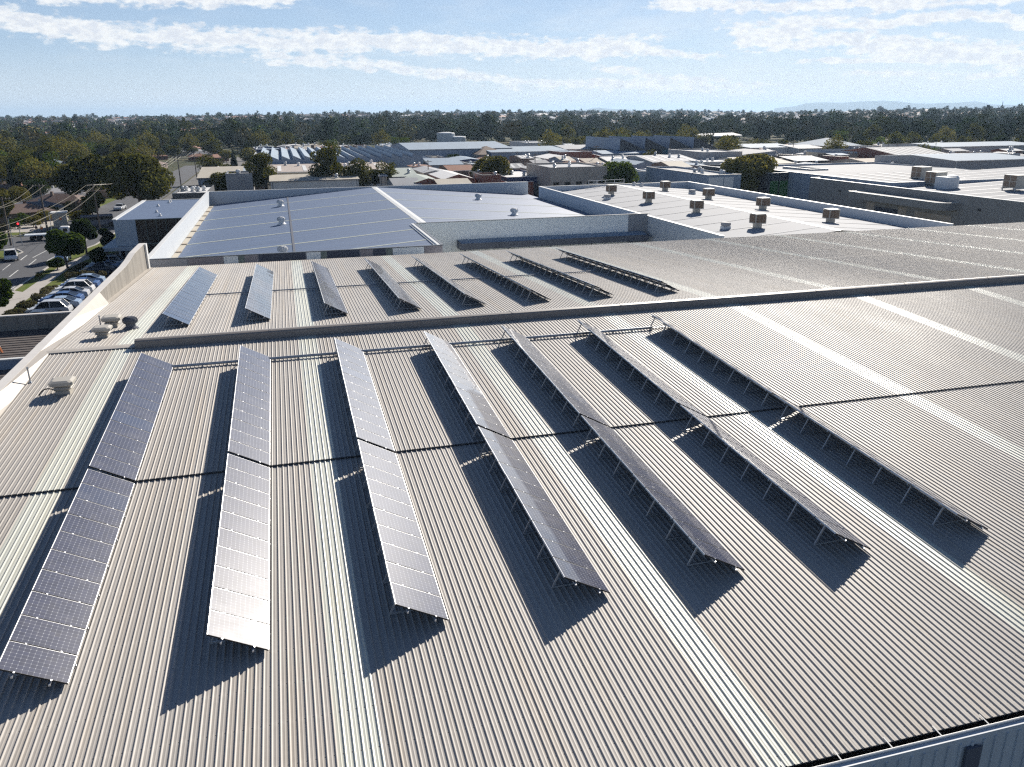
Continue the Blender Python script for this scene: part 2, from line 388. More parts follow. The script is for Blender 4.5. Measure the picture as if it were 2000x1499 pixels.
def build_warehouse():
    root = empty('warehouse', (0, 0, 0), 'huge low warehouse with beige ribbed roof carrying the tilted solar rows', 'warehouse')
    nI = int((XR-XL)/PITCHX)
    spans = []; cur = 0
    for s in STRIPS:
        a = int(round((s-XL)/PITCHX)); spans.append((cur, a, 0)); spans.append((a, a+5, 1)); cur = a+5
    spans.append((cur, nI, 0))
    st = .055                                              # the upper sheets lap over the lower ones
    segs = (('roof_slope', [(YE, roofz(YE)), (YL+.15, roofz(YL+.15))]),
            ('roof_slope', [(YL, roofz(YL)+st), (YL+6, roofz(YL+6)+st*.5), (YR, 0.)]),
            ('roof_slope', [(YR, 0.), (63.9, roofz(63.9)+.03)]),
            ('roof_slope', [(63.75, roofz(63.75)), (YF, roofz(YF))]))
    # merge the beige spans of one segment in one mesh, the strips are parts of their own
    for nm, rows in segs:
        VV = []; FF = []; off = 0
        for a, b, kind in spans:
            pr = np.array(rib_profile(a, b)); n = len(pr)
            V = np.concatenate([np.stack([pr[:, 0], np.full(n, y), pr[:, 1]+z], -1) for y, z in rows])
            k = np.arange(n-1); F = np.concatenate([np.stack([j*n+k, j*n+k+1, (j+1)*n+k+1, (j+1)*n+k], -1) for j in range(len(rows)-1)])
            if kind == 0: VV.append(V); FF.append(F+off); off += len(V)
            else: part('skylight_strip', np_mesh('skylight_strip', V, F, [M['fibre']]), root)
        part(nm, np_mesh(nm, np.concatenate(VV), np.concatenate(FF), [M['roof']]), root)
    # black strip below the lapping sheets: shade of the step put into colour
    b = MB(); zl = roofz(YL)
    b.box(XL, XR, YL+.03, YL+.05, zl-.01, zl+st+.02); part('lap_shade_strip', b.mesh('lap_shade_strip', M['black']), root)
    # ridge: low capping, then the raised vent
    b = MB(); rc = [(-.42, .02), (-.38, .05), (0, .075), (.38, .05), (.42, .02)]
    for i in range(4):
        (y0, z0), (y1, z1) = rc[i], rc[i+1]
        b.quad((XL-.1, YR+y0, z0), (-8.6, YR+y0, z0), (-8.6, YR+y1, z1), (XL-.1, YR+y1, z1))
    part('ridge_cap', b.mesh('ridge_cap', M['flash']), root)
    b = MB(); rx0 = -8.7; x = rx0
    while x < XR:
        x1 = min(x+7.2, XR)-.03
        P = [(-.52, -.02), (-.52, .34), (-.46, .42), (-.30, .47), (.55, .30), (.62, .0)]
        for i in range(5):
            (y0, z0), (y1, z1) = P[i], P[i+1]
            b.quad((x, YR+y0, z0), (x1, YR+y0, z0), (x1, YR+y1, z1), (x, YR+y1, z1))
        b.poly([(x, YR+p[0], p[1]) for p in P][::-1])
        Q = [(-.53, -.02), (-.53, .35), (-.46, .435), (-.29, .485), (.56, .31), (.63, .0)]
        for i in range(5):
            (y0, z0), (y1, z1) = Q[i], Q[i+1]
            b.quad((x1-.05, YR+y0, z0), (x1+.05, YR+y0, z0), (x1+.05, YR+y1, z1), (x1-.05, YR+y1, z1))
        x = x1+.03
    part('ridge_vent', b.mesh('ridge_vent', M['ridge']), root)
    # concrete parapet along the street side
    b = MB()
    prof = [(YE-.2, .12), (74.0, .13), (76.5, .24), (79.0, .46), (84.6, .50), (84.9, .44), (85.3, .44)]
    for (y0, z0), (y1, z1) in zip(prof[:-1], prof[1:]):
        b.quad((-14.0, y0, z0), (-13.5, y0, z0), (-13.5, y1, z1), (-14.0, y1, z1))
        b.quad((-14.0, y1, z1), (-14.0, y1, G), (-14.0, y0, G), (-14.0, y0, z0))
        b.quad((-13.5, y0, z0), (-13.5, y0, -4), (-13.5, y1, -4), (-13.5, y1, z1))
    b.quad((-14.0, YE-.2, .12), (-14.0, YE-.2, G), (-13.5, YE-.2, G), (-13.5, YE-.2, .12))
    b.quad((-13.5, 85.3, .44), (-13.5, 85.3, G), (-14.0, 85.3, G), (-14.0, 85.3, .44))
    par = part('parapet', b.mesh('parapet', M['concrete']), root)
    b = MB(); b.box(-13.5, -13.46, 63.2, 84.2, -2.3, .30)
    # the top edge follows the parapet
    b = MB()
    for (y0, z0), (y1, z1) in (((63.2, .10), (74.0, .10)), ((74.0, .10), (76.5, .21)), ((76.5, .21), (79.0, .43)), ((79.0, .43), (84.0, .46))):
        b.quad((-13.47, y0, z0), (-13.47, y0, -2.4), (-13.47, y1, -2.4), (-13.47, y1, z1))
    part('stained_face', b.mesh('stained_face', M['stained']), par)
    b = MB(); b.box(-13.46, -13.3, 84.2, 84.95, -2.4, .47); part('end_pier', b.mesh('end_pier', M['coping']), par)
    b = MB()
    ys = [YE, 20, YL, 40, YR, 55, 63.1]
    for y0, y1 in zip(ys[:-1], ys[1:]):
        t0 = (roofz(y0)+.03+.10); t1 = (roofz(y1)+.03+.10)
        b.quad((-13.5, y0, .11), (-13.02, y0, roofz(y0)+.045), (-13.02, y1, roofz(y1)+.045), (-13.5, y1, .11))
    part('parapet_flashing', b.mesh('parapet_flashing', M['flash']), root)
    b = MB(); b.quad((-13.46, 63.1, roofz(63.1)+.03), (-13.02, 63.1, roofz(63.1)+.045), (-13.02, 84.9, roofz(84.9)+.045), (-13.46, 84.9, roofz(84.9)+.05))
    part('parapet_flashing', b.mesh('parapet_flashing', M['flash']), root)
    # front wall with the box gutter and its straps
    b = MB(); zt = roofz(YE)-.02
    b.box(-14, XR, YE-.34, YE-.14, G, zt-.02); x = -13.5
    while x < XR:
        b.box(x, x+.05, YE-.38, YE-.341, G, zt-.16); x += .34
    b.box(-14, XR, YE+.2, YE+.4, G, roofz(YE)-.3)
    b.box(XR, XR+.2, YE-.6, YF, G, -2); b.box(-14, XR, YF-.3, YF-.1, G, roofz(YF)-.06)
    part('wall', b.mesh('wall', M['cladding']), root)
    b = MB(); b.box(-13.5, XR, YE-.14, YE+.2, zt-.30, zt-.25); g = part('gutter', b.mesh('gutter', M['black']), root)
    b = MB(); b.cyl((-13.5, YE-.20, zt+.015), (XR, YE-.20, zt+.015), .03, n=8); part('gutter_bead', b.mesh('gutter_bead', M['coping']), g)
    sm = MB(); sm.bar((0, YE-.20, zt+.035), (0, YE+.12, roofz(YE)+.045), .028, .010); sm = sm.mesh('strap', M['coping'])
    x = -12.2
    while x < 24: part('strap', sm, g, (x, 0, 0)); x += 1.36
    dm = MB(); dm.box(14.2, 14.62, YE-.45, YE-.385, G, zt-.28); part('downpipe', dm.mesh('downpipe', M['slate'] if 'slate' in M else M['r_slate']), root)
    return root

# ------------------------------------------------------------------ solar rows
TILT = .5048; PW = 1.65; PL = 1.08
def row_meshes():
    # local axes: x = along the row, y = up the tilt, z = panel normal
    w = PL-.036; b = MB(); t = .045; e = .018; ex = .008
    b.box(0, w, 0, PW, -t, 0, 2, top=False)
    b.quad((0, -.001, -t), (w, -.001, -t), (w, -.001, 0), (0, -.001, 0), 1); b.quad((w, PW+.001, -t), (0, PW+.001, -t), (0, PW+.001, 0), (w, PW+.001, 0), 1)
    b.quad((0, 0, 0), (w, 0, 0), (w-ex, e, 0), (ex, e, 0), 1); b.quad((w, 0, 0), (w, PW, 0), (w-ex, PW-e, 0), (w-ex, e, 0), 1)
    b.quad((w, PW, 0), (0, PW, 0), (ex, PW-e, 0), (w-ex, PW-e, 0), 1); b.quad((0, PW, 0), (0, 0, 0), (ex, e, 0), (ex, PW-e, 0), 2)
    gi = len(b.f); b.quad((ex, e, -.003), (w-ex, e, -.003), (w-ex, PW-e, -.003), (ex, PW-e, -.003), 0)
    for f in (.24, .76): b.box(-.042, .008, PW*f-.018, PW*f+.018, -.02, .006, 1)
    me = b.mesh('panel', [M['panel'], M['alu'], M['black']])
    uvl = me.uv_layers.new(name='UVMap'); li = me.polygons[gi].loop_start
    for k, uv in enumerate(((0, 0), (0, 1), (1, 1), (1, 0))): uvl.data[li+k].uv = uv
    c, s = math.cos(TILT), math.sin(TILT)
    f = MB(); tn = s/c; hx = -1.53; tx = -1.20
    f.bar((.0, 0, -.06), (hx, 0, -.085), .05, .05)               # base bar on the ribs
    f.bar((hx, 0, -.10), (tx, 0, -tx*tn-.10), .048, .048)        # rear leg
    f.bar((.0, 0, -.115), (-1.40, 0, 1.40*tn-.115), .05, .05)    # rail under the panels
    fm = f.mesh('support_frame', M['zinc'])
    return me, fm
def build_rows():
    pm, fm = row_meshes()
    c, s = math.cos(TILT), math.sin(TILT)
    XN = [-6.32, -1.51, 3.32, 8.16, 12.61, 17.17, 21.81]; XF = [-6.41, -1.58, 3.26, 8.04, 12.45, 17.03, 21.68, 26.73]
    H0 = .15
    ords = ['first', 'second', 'third', 'fourth', 'fifth', 'sixth', 'seventh', 'eighth']
    looks = ['showing dark glass', 'its glass washed by sun glare', 'dull silver and dark', 'dark near its front end', 'seen at a shallow angle', 'a thin beige sliver', 'almost edge-on']
    for side in (0, 1):
        for i, x in enumerate(XN if side == 0 else XF):
            y0 = 19.06 if side == 0 else 51.82; sg = 1 if side == 0 else -1
            n1 = 10 if side == 0 else 22; gap = .2
            lab = (f'near-slope solar row, {ords[i]} from the concrete parapet, {looks[i]}' if side == 0 else
                   f'solar row on the roof slope beyond the ridge vent, {ords[i]} from the concrete parapet')
            root = empty('solar_array', (x, y0, roofz(y0)), lab, 'solar array', 'tilted solar rows on the warehouse roof')
            e1 = Vector((0, 1, sg*S)).normalized(); e2 = Vector((-c, 0, s)); e2 = (e2 - e1*e1.dot(e2)).normalized(); e3 = e1.cross(e2)
            if e3.z < 0: e3 = -e3
            # right-handed frame: x = e1, y = e2, z = e3
            B = Matrix((e1, e2, e3)).transposed().to_4x4()
            for k in range(22):
                d = k*PL + (gap if k >= n1 else 0)
                o = link('panel', pm, root)
                T = B.copy()
                jx = Matrix.Rotation(random.gauss(0, .0016), 4, 'X') @ Matrix.Rotation(random.gauss(0, .0012), 4, 'Y')
                T = T @ jx; T.translation = Vector((0, 0, H0)) + e1*d
                o.matrix_basis = T
            ln = 22*PL+gap*(side == 0)
            for f in (.24, .76):
                b = MB(); p = Vector((0, 0, H0)) + e2*(PW*f) - e3*.075
                b.bar(p-e1*.13, p+e1*(ln+.05), .045, .05); part('rail', b.mesh('rail', M['alu']), root)
            k = 0; d = .8
            while d < ln:
                o = link('support_frame', fm, root, Vector((0, 0, H0)) + e1*d); d += 1.535
    # cable trays along X
    for nm, yy, x0, x1, lab in (('cable_tray', 42.75, -6.4, 20.4, 'galvanised cable tray linking the upper ends of the near solar rows'),
                                ('cable_tray', 64.0, -6.5, 26.5, 'thin cable tray crossing the middle of the solar rows beyond the ridge vent')):
        z = roofz(yy)
        r = empty(nm, (x0, yy, z), lab, 'cable tray', 'cable trays on the roof')
        b = MB(); b.cyl((0, 0, .14), (x1-x0, 0, .14), .075 if yy < 50 else .05, n=10)
        part('tray_cover', b.mesh('tray_cover', M['zinc']), r)
        b = MB(); u = .3
        while u < x1-x0: b.box(u-.03, u+.03, -.09, .09, .03, .08); u += 1.2
        part('bracket', b.mesh('bracket', M['zinc']), r)['kind'] = 'stuff'

# ------------------------------------------------------------------ roof fittings
def louvre_vent(x, y, z, lab, sc=1.0):
    r = empty('roof_ventilator', (x, y, z), lab, 'roof vent', 'ventilators on the warehouse roof')
    b = MB(); b.box(-.36*sc, .36*sc, -.36*sc, .36*sc, -.05, .16*sc); b.box(-.30*sc, .30*sc, -.30*sc, .30*sc, .16*sc, .46*sc)
    part('vent_base', b.mesh('vent_base', M['cream']), r)
    def slab(z0, z1, w, ins):
        b = MB(); a = [(-w, -w), (w, -w), (w, w), (-w, w)]; c = w*.22
        ring = lambda ww, zz: [(-ww+c, -ww, zz), (ww-c, -ww, zz), (ww, -ww+c, zz), (ww, ww-c, zz), (ww-c, ww, zz), (-ww+c, ww, zz), (-ww, ww-c, zz), (-ww, -ww+c, zz)]
        rs = [ring(w-.06, z0), ring(w, z0+.06), ring(w, z1-.07), ring(w-ins, z1)]
        i = len(b.v)
        for q in rs: b.v += q
        for j in range(3):
            for k in range(8): b.f.append((i+j*8+k, i+j*8+(k+1) % 8, i+j*8+8+(k+1) % 8, i+j*8+8+k)); b.m.append(0)
        b.f.append(tuple(i+24+k for k in range(8))); b.m.append(0); b.f.append(tuple(i+7-k for k in range(8))); b.m.append(0)
        return b.mesh('vent_cap', M['cream'])
    part('vent_collar', slab(.24*sc, .40*sc, .46*sc, .05), r)
    part('vent_cap', slab(.47*sc, .78*sc, .60*sc, .14), r)
    return r
def turbine_vent(x, y, z, lab, grp, sc=1.0, dark=False):
    r = empty('turbine_vent', (x, y, z), lab, 'turbine vent', grp)
    mt = M['r_slate'] if dark else M['white']
    b = MB(); b.lathe([(.55*sc, -.1), (.55*sc, .06*sc), (.36*sc, .22*sc), (.34*sc, .42*sc)], n=14); part('vent_throat', b.mesh('vent_throat', mt), r)
    b = MB(); n = 18; prof = [(.36, .42), (.47, .52), (.5, .66), (.44, .82), (.28, .92), (.1, .95)]
    b.lathe([(a*sc*.96, q*sc) for a, q in prof], n=18)
    for k in range(n):
        t = 2*PI*k/n
        for (a, q), (a2, q2) in zip(prof[:-1], prof[1:]):
            p0 = Vector((a*sc*math.cos(t), a*sc*math.sin(t), q*sc)); p1 = Vector((a2*sc*math.cos(t), a2*sc*math.sin(t), q2*sc))
            o = Vector((math.cos(t+.6), math.sin(t+.6), 0))*.06*sc
            b.quad(p0, p1, p1+o, p0+o)
    part('vent_drum', b.mesh('vent_drum', mt), r)
    return r
def cooler_proto():
    r = empty('evaporative_cooler', (0, 0, 0), '-', 'rooftop cooler', 'evaporative coolers on the pale roof')
    b = MB(); b.box(-.42, .42, -.42, .42, -.15, .55); b.box(-.55, .55, -.55, .55, -.12, .02); part('duct', b.mesh('duct', M['cream']), r)
    b = MB(); w = .78
    b.box(-w, w, -w, w, .55, .66); b.box(-w, w, -w, w, 1.68, 1.74); b.box(-w+.07, w-.07, -w+.07, w-.07, 1.74, 1.82); b.box(-.6, .6, -.6, .6, .66, 1.68)
    for sx in (-1, 1):
        for sy in (-1, 1): b.box(min(sx*w, sx*(w-.09)), max(sx*w, sx*(w-.09)), min(sy*w, sy*(w-.09)), max(sy*w, sy*(w-.09)), .66, 1.68)
    part('housing', b.mesh('housing', M['cream']), r)
    b = MB(); h = w-.09
    for k in range(9):
        z = .70+k*.107
        b.obox(Matrix.Translation((0, -.72, z+.04)) @ Matrix.Rotation(.5, 4, 'X'), h, .035, .04)
    b.box(-h, h, -.70, -.66, .66, 1.68)
    pm = b.mesh('pad_louvre', M['louvre'])
    for k in range(4): part('pad_louvre', pm, r, rot=(0, 0, k*PI/2))
    return r
def build_roof_fittings():
    louvre_vent(-10.95, 40.6, roofz(40.6)+.03, 'cream mushroom vent alone on the near slope, dark cable beside it', .86)
    louvre_vent(-11.0, 50.4, roofz(50.4)+.03, 'cream mushroom vent just beyond the ridge capping, front one of three', .84)
    louvre_vent(-11.05, 53.6, roofz(53.6)+.03, 'cream mushroom vent behind the dark turbine and a twin vent', .9)
    turbine_vent(-9.85, 52.6, roofz(52.6)+.0, 'small dark turbine vent beside two cream mushroom vents', 'ventilators on the warehouse roof', .82, True)
    for x, y, h, lab in ((-12.85, 42.4, .75, 'thin bare vent pipe near the parapet on the near slope'), (-11.7, 53.4, .75, 'thin grey vent pipe beside the mushroom vents')):
        b = MB(); z = roofz(y); b.cyl((0, 0, -.05), (0, 0, h), .04, n=8); b.cyl((0, 0, -.02), (0, 0, .1), .11, .05, n=8); b.cyl((0, 0, h-.02), (0, 0, h+.06), .055, n=8)
        tag(link('vent_pipe', b.mesh('vent_pipe', M['zinc']), loc=(x, y, z+.01)), lab, 'vent pipe', 'vent pipes on the roof')
    # a cable curling out of the near vent
    P = [(-11.3, 40.6, .12), (-11.45, 40.58, .24), (-11.62, 40.53, .30), (-11.78, 40.48, .28), (-11.9, 40.42, .18), (-12.0, 40.35, .06)]
    b = MB()
    for p, q in zip(P[:-1], P[1:]): b.cyl((p[0], p[1], p[2]+roofz(p[1])), (q[0], q[1], q[2]+roofz(q[1])), .03, n=6)
    tag(link('power_cable', b.mesh('power_cable', M['black'])), 'short black cable curling from the lone mushroom vent', 'cable')

# ------------------------------------------------------------------ the two buildings behind
ZP = -1.4
def build_rear():
    r = empty('factory', (17, 125, G), 'white parapeted factory with pale blue low gable roof behind the warehouse', 'factory')
    def P(n, b, m): return part(n, b.mesh(n, m), r)
    off = Vector((-17, -125, -G))
    def shift(b): b.v = [tuple(Vector(v)+off) for v in b.v]; return b
    sl = (2.35)/30.7; zr = -1.47; xr = 17.2
    def rz(x): return zr - sl*abs(x-xr)
    b = MB()
    b.quad((-13.6, 86.7, rz(-13.6)), (16.0, 86.7, rz(16.0)), (16.0, 164.6, rz(16)), (-13.6, 164.6, rz(-13.6)))
    b.quad((16.0, 105.9, rz(16)), (xr, 105.9, zr), (xr, 164.6, zr), (16.0, 164.6, rz(16)))
    b.quad((xr, 105.9, zr), (48.9, 105.9, rz(48.9)), (48.9, 164.6, rz(48.9)), (xr, 164.6, zr))
    roof = P('roof', shift(b), M['bluegrey'])
    # fibreglass strips across, ribs as fine seams
    ys = [92.5, 101.9, 112.7, 125.9, 139.0, 152.6]
    for y in ys:
        for x0, x1 in ((-13.0, xr-.35), (xr+.35, 48.6)):
            if y < 105.9:
                x1 = min(x1, 15.2)
                if x0 > 16: continue
            w = .28; b = MB(); b.quad((x0, y-w, rz(x0)+.02), (x1, y-w, rz(x1)+.02), (x1, y+w, rz(x1)+.02), (x0, y+w, rz(x0)+.02))
            p = part('skylight_strip', shift(b).mesh('skylight_strip', M['r_sage']), roof)
    b = MB()
    for y in np.arange(88.0, 164, 2.4):
        for x0, x1 in ((-13.2, 15.9), (16.2, xr-.3), (xr+.3, 48.6)):
            if y < 106.2 and x0 > 0: continue
            b.quad((x0, y-.02, rz(x0)+.006), (x1, y-.02, rz(x1)+.006), (x1, y+.02, rz(x1)+.006), (x0, y+.02, rz(x0)+.006))
    part('sheet_seam', shift(b).mesh('sheet_seam', M['mid'] if 'mid' in M else M['r_mid']), roof)['kind'] = 'stuff'
    b = MB(); b.box(.35, .62, 86.9, 164.3, rz(.5)-.03, rz(.5)+.05); part('lap_joint', shift(b).mesh('lap_joint', M['r_slate']), roof)
    b = MB(); w = .55; b.quad((xr-w, 106.0, zr-.02), (xr, 106.0, zr+.04), (xr, 164.5, zr+.04), (xr-w, 164.5, zr-.02)); b.quad((xr, 106.0, zr+.04), (xr+w, 106.0, zr-.02), (xr+w, 164.5, zr-.02), (xr, 164.5, zr+.04))
    part('ridge_cap', shift(b).mesh('ridge_cap', M['coping']), roof)
    b = MB(); b.box(-13.6, -12.9, 86.8, 164.4, rz(-13.6)-.05, rz(-13.6)+.09)
    g = P('gutter', shift(b), M['r_cream'])
    b = MB()
    for y in np.arange(93, 163, 6.5): b.box(-13.5, -12.85, y, y+.7, rz(-13.6)+.05, rz(-13.6)+.2)
    part('gutter_grate', shift(b).mesh('gutter_grate', M['r_tan']), g)['kind'] = 'stuff'
    # parapets and walls
    b = MB(); b.box(-14, -13.65, 86.5, 165.0, G, ZP); b.box(-13.65, 48.9, 164.65, 165.0, G, ZP-.02); P('parapet', shift(b), M['whitewall'])
    b = MB(); b.box(-14.05, -13.6, 86.42, 165.0, ZP, ZP+.07); b.box(-13.6, 48.9, 164.6, 165.02, ZP-.02, ZP+.05); P('coping', shift(b), M['coping'])
    b = MB(); b.box(-13.65, 16.0, 86.5, 86.72, G, ZP); P('wall', shift(b), M['greypanel'])
    b = MB(); b.box(-13.6, 16.05, 86.40, 86.74, ZP, ZP+.06); b.box(15.85, 16.12, 86.74, 105.7, ZP, ZP+.08); b.box(16.12, 49.2, 105.62, 105.95, ZP, ZP+.06); P('front_coping', shift(b), M['darkcoping'])
    b = MB(); b.box(15.5, 15.85, 86.75, 105.7, rz(15.6), ZP+.04); b.box(15.3, 15.5, 86.75, 105.7, rz(15.5)-.05, ZP-.1); P('gutter', shift(b), M['coping'])
    b = MB(); b.box(15.85, 16.0, 86.75, 105.7, G, ZP); b.box(16.0, 46.0, 105.7, 105.9, G, ZP); P('wall', shift(b), M['palepanel'])
    b = MB(); b.box(46.0, 48.9, 105.69, 105.9, G, ZP); P('wall', shift(b), M['r_mid'])
    # coloured precast panels on the front
    def px(p): return x_on(p, 86.5, -1.7)
    for p0, p1, mt in ((284, 365, 'greypanel'), (367, 436, 'taupe'), (437, 465, 'palepanel'), (466, 477, 'teal'), (478, 503, 'taupe'), (505, 597, 'navy'), (599, 626, 'palepanel'), (627, 638, 'teal'),
                       (639, 702, 'navy'), (704, 728, 'taupe'), (729, 753, 'navy'), (754, 766, 'teal'), (767, 828, 'palepanel'), (829, 864, 'taupe')):
        b = MB(); b.box(px(p0), px(p1), 86.45, 86.498, -5, ZP-.03); P('wall_panel', shift(b), M[mt])
    # roof vents (each a thing of its own)
    for x, y, lab in ((-.85, 148.0, 'white turbine vent farthest back on the pale blue roof, near the rear parapet'), (-.8, 122.5, 'white turbine vent in the middle of three along the blue roof joint'),
                      (-.75, 94.0, 'white turbine vent closest to the warehouse on the pale blue roof'), (33.9, 146.0, 'white turbine vent on the pale slope beyond the bright ridge, far one'),
                      (33.7, 121.0, 'white turbine vent on the pale slope above the tall precast wall')):
        turbine_vent(x, y, rz(x), lab, 'white turbine vents on the blue roof', 1.15)
    # awning roof at the foot of the tall wall
    a = empty('awning', (33, 103, -5), 'long dark lean-to awning at the foot of the tall pale precast wall', 'awning')
    x0, x1 = x_on(900, 103.4, -4.1), x_on(1266, 103.4, -4.1)
    b = MB(); b.v = []; b.quad((x0-33, .45, 1.0), (x1-33, .45, 1.0), (x1-33, 2.65, 1.25), (x0-33, 2.65, 1.25)); b.box(x0-33, x1-33, .42, .47, .4, .98)
    part('awning_roof', b.mesh('awning_roof', M['r_bluish']), a)
    b = MB(); b.box(x0-33, x1-33, .34, .41, .2, 1.04); b.box(x0-33-.06, x0-33, .34, 2.6, .2, 1.2)
    for k in range(6): b.box(x0-33+.5+k*5.9, x0-33+.7+k*5.9, .6, .8, G+5, .9)
    part('fascia', b.mesh('fascia', M['r_slate']), a)

def build_cooler_hall():
    X0, X1, XC, Y0, Y1, z2 = 49.1, 81.8, 65.35, 85.2, 157.5, -1.78
    r = empty('factory', (XC, 120, G), 'pale grey factory with gable roof carrying brown evaporative coolers', 'factory')
    off = Vector((-XC, -120, -G))
    def P(n, b, m, par=None):
        b.v = [tuple(Vector(v)+off) for v in b.v]; return part(n, b.mesh(n, m), par or r)
    sl = .08
    def rz(x): return z2-.03 - sl*abs(x-XC)
    b = MB()
    b.quad((X0+.25, Y0, rz(X0)), (XC, Y0, rz(XC)), (XC, Y1, rz(XC)), (X0+.25, Y1, rz(X0))); b.quad((XC, Y0, rz(XC)), (X1-.25, Y0, rz(X1)), (X1-.25, Y1, rz(X1)), (XC, Y1, rz(XC)))
    roof = P('roof', b, M['palegrey_roof'])
    for y in np.arange(89, 156, 6.1):
        for a, c in ((X0+.3, XC-.3), (XC+.3, X1-.3)):
            b = MB(); b.quad((a, y-.3, rz(a)+.02), (c, y-.3, rz(c)+.02), (c, y+.3, rz(c)+.02), (a, y+.3, rz(a)+.02)); P('skylight_strip', b, M['r_palegrey'], roof)
    b = MB(); w = .42; b.quad((XC-w, Y0, rz(XC)-.01), (XC, Y0, rz(XC)+.05), (XC, Y1, rz(XC)+.05), (XC-w, Y1, rz(XC)-.01)); b.quad((XC, Y0, rz(XC)+.05), (XC+w, Y0, rz(XC)-.01), (XC+w, Y1, rz(XC)-.01), (XC, Y1, rz(XC)+.05))
    P('ridge_cap', b, M['coping'], roof)
    b = MB(); b.box(X0-.1, X0+.25, Y0, Y1, G, z2); b.box(X1-.25, X1+.1, Y0, Y1, G, z2); b.box(X0+.25, X1-.25, Y1-.3, Y1, G, z2-.02); P('wall', b, M['cladding'])
    b = MB(); b.box(X0-.16, X0+.3, Y0, Y1+.05, z2, z2+.08); b.box(X1-.3, X1+.16, Y0, Y1+.05, z2, z2+.08); b.box(X0+.3, X1-.3, Y1-.34, Y1+.05, z2-.02, z2+.05); P('coping', b, M['coping'])
    proto = cooler_proto(); first = True
    spots = [(58.4, 142.5, 'evaporative cooler at the back of the slope facing the blue roof'), (59.1, 127.6, 'evaporative cooler second from the back, blue roof side of the ridge'),
             (59.6, 111.6, 'evaporative cooler third from the back, blue roof side of the ridge'), (59.2, 94.1, 'evaporative cooler closest to the solar rows, biggest in view'),
             (70.3, 144.6, 'evaporative cooler at the back of the slope beyond the bright ridge line'), (70.5, 128.0, 'evaporative cooler second from the back beyond the bright ridge line'),
             (70.7, 111.3, 'evaporative cooler third from the back beyond the bright ridge line'), (70.9, 95.0, 'evaporative cooler beyond the ridge line, nearest to the grey tilt-slab factory')]
    for x, y, lab in spots:
        o = proto if first else copy_tree(proto); first = False
        o.location = (x, y, rz(x)); o['label'] = lab
    gm = None
    for x, y, lab in ((55.6, 137.4, 'squat grey roof vent near the farthest cooler, blue roof side'), (73.1, 139.0, 'squat grey roof vent between two coolers beyond the bright ridge'), (55.8, 96.2, 'squat grey louvred vent beside the largest cooler')):
        q = empty('low_vent', (x, y, rz(x)), lab, 'roof vent', 'squat grey vents on the cooler roof')
        b = MB(); b.box(-.5, .5, -.5, .5, -.1, .35); part('vent_base', b.mesh('vent_base', M['cladding']), q)
        b = MB(); b.lathe([(.5, .33), (.62, .40), (.66, .55), (.62, .78), (.5, .84)], n=12); part('vent_cap', b.mesh('vent_cap', M['w_grey']), q)
    for x, y, lab in ((68.8, 155.8, 'small white turbine vent by the rear parapet, next to the guard rail'), (69.9, 154.6, 'second small white turbine vent by the rear parapet')):
        turbine_vent(x, y, rz(x), lab, 'small white vents by the rear parapet', .8)
    # white guard rail on the rear edge
    g = empty('guard_rail', (60, 156.5, rz(60)), 'white tubular guard rail on the rear edge of the cooler roof', 'guard rail')
    def gx(p): return x_on(p, 156.5, -1.0)-60
    xs = [gx(p) for p in (1150, 1166, 1182, 1200, 1219)]
    b = MB()
    for z in (.75, 1.35): b.cyl((xs[0], 0, z), (xs[-1], 0, z+.15), .045, n=6)
    part('rail', b.mesh('rail', M['white']), g)
    pm = MB(); pm.cyl((0, 0, -.2), (0, 0, 1.45), .05, n=6); pm = pm.mesh('post', M['white'])
    for x in xs: part('post', pm, g, (x, 0, 0))

def build_office():
    Y0, Y1 = 137.3, 168.0; zt = -3.0
    x0, x1 = -25.8, -14.15
    r = empty('office_block', (x0, Y0, G), 'white two-storey office block with flat blue roof and dark glazed front', 'office')
    off = Vector((-x0, -Y0, -G))
    def P(n, b, m, par=None):
        b.v = [tuple(Vector(v)+off) for v in b.v]; return part(n, b.mesh(n, m), par or r)
    b = MB(); b.box(x0, -22.7, Y0, Y0+.3, -7.0, zt); b.box(x0, x0+.3, Y0+.3, Y1, G, zt); b.box(x0+.3, x1, Y1-.3, Y1, G, zt); b.box(-23.2, -22.7, Y0+.9, Y0+1.2, G, -7.2); b.box(x0+.8, -23.2, Y0+.95, Y0+1.2, G, -7.2)
    P('wall', b, M['whitewall'])
    b = MB(); b.box(-22.7, x1, Y0+.25, Y0+.3, G+.3, zt-.12); gl = P('glazed_front', b, M['glass'])
    b = MB(); b.box(-22.7, x1, Y0, Y0+.3, zt-.12, zt)
    for k in range(1, 7): b.box(-22.7+k*1.45, -22.62+k*1.45, Y0+.16, Y0+.25, G+.3, zt-.12)
    b.box(-22.7, x1, Y0+.17, Y0+.25, -6.9, -6.7)
    P('mullion', b, M['teal'], gl)
    b = MB(); b.quad((x0+.3, Y0, zt+.02), (x1, Y0, zt+.02), (x1, Y1-.3, zt+.02), (x0+.3, Y1-.3, zt+.02)); rf = P('roof', b, M['bluegrey'])
    b = MB(); b.box(x0-.15, x0+.45, Y0-.1, Y1, zt+.022, zt+.16); b.box(x0+.45, x1, Y1-.4, Y1, zt+.022, zt+.12); P('coping', b, M['coping'])
    b = MB(); b.box(-27.9, -22.6, Y0-.9, Y0+5, -7.6, -7.05); b.box(-27.9, x0, Y0+5, Y0+18, -7.6, -7.05); P('canopy', b, M['whitewall'])
    for k, (px_, py_) in enumerate(((313, 423), (306, 416), (309, 404), (330, 397), (333, 395))):
        p = at(px_, py_, zt); b = MB(); b.lathe([(.28, 0), (.28, .12), (.16, .2), (.18, .34), (.1, .42)], n=10)
        o = part('vent', b.mesh('vent', M['white']), r, Vector((p.x, p.y, zt+.02))+off)

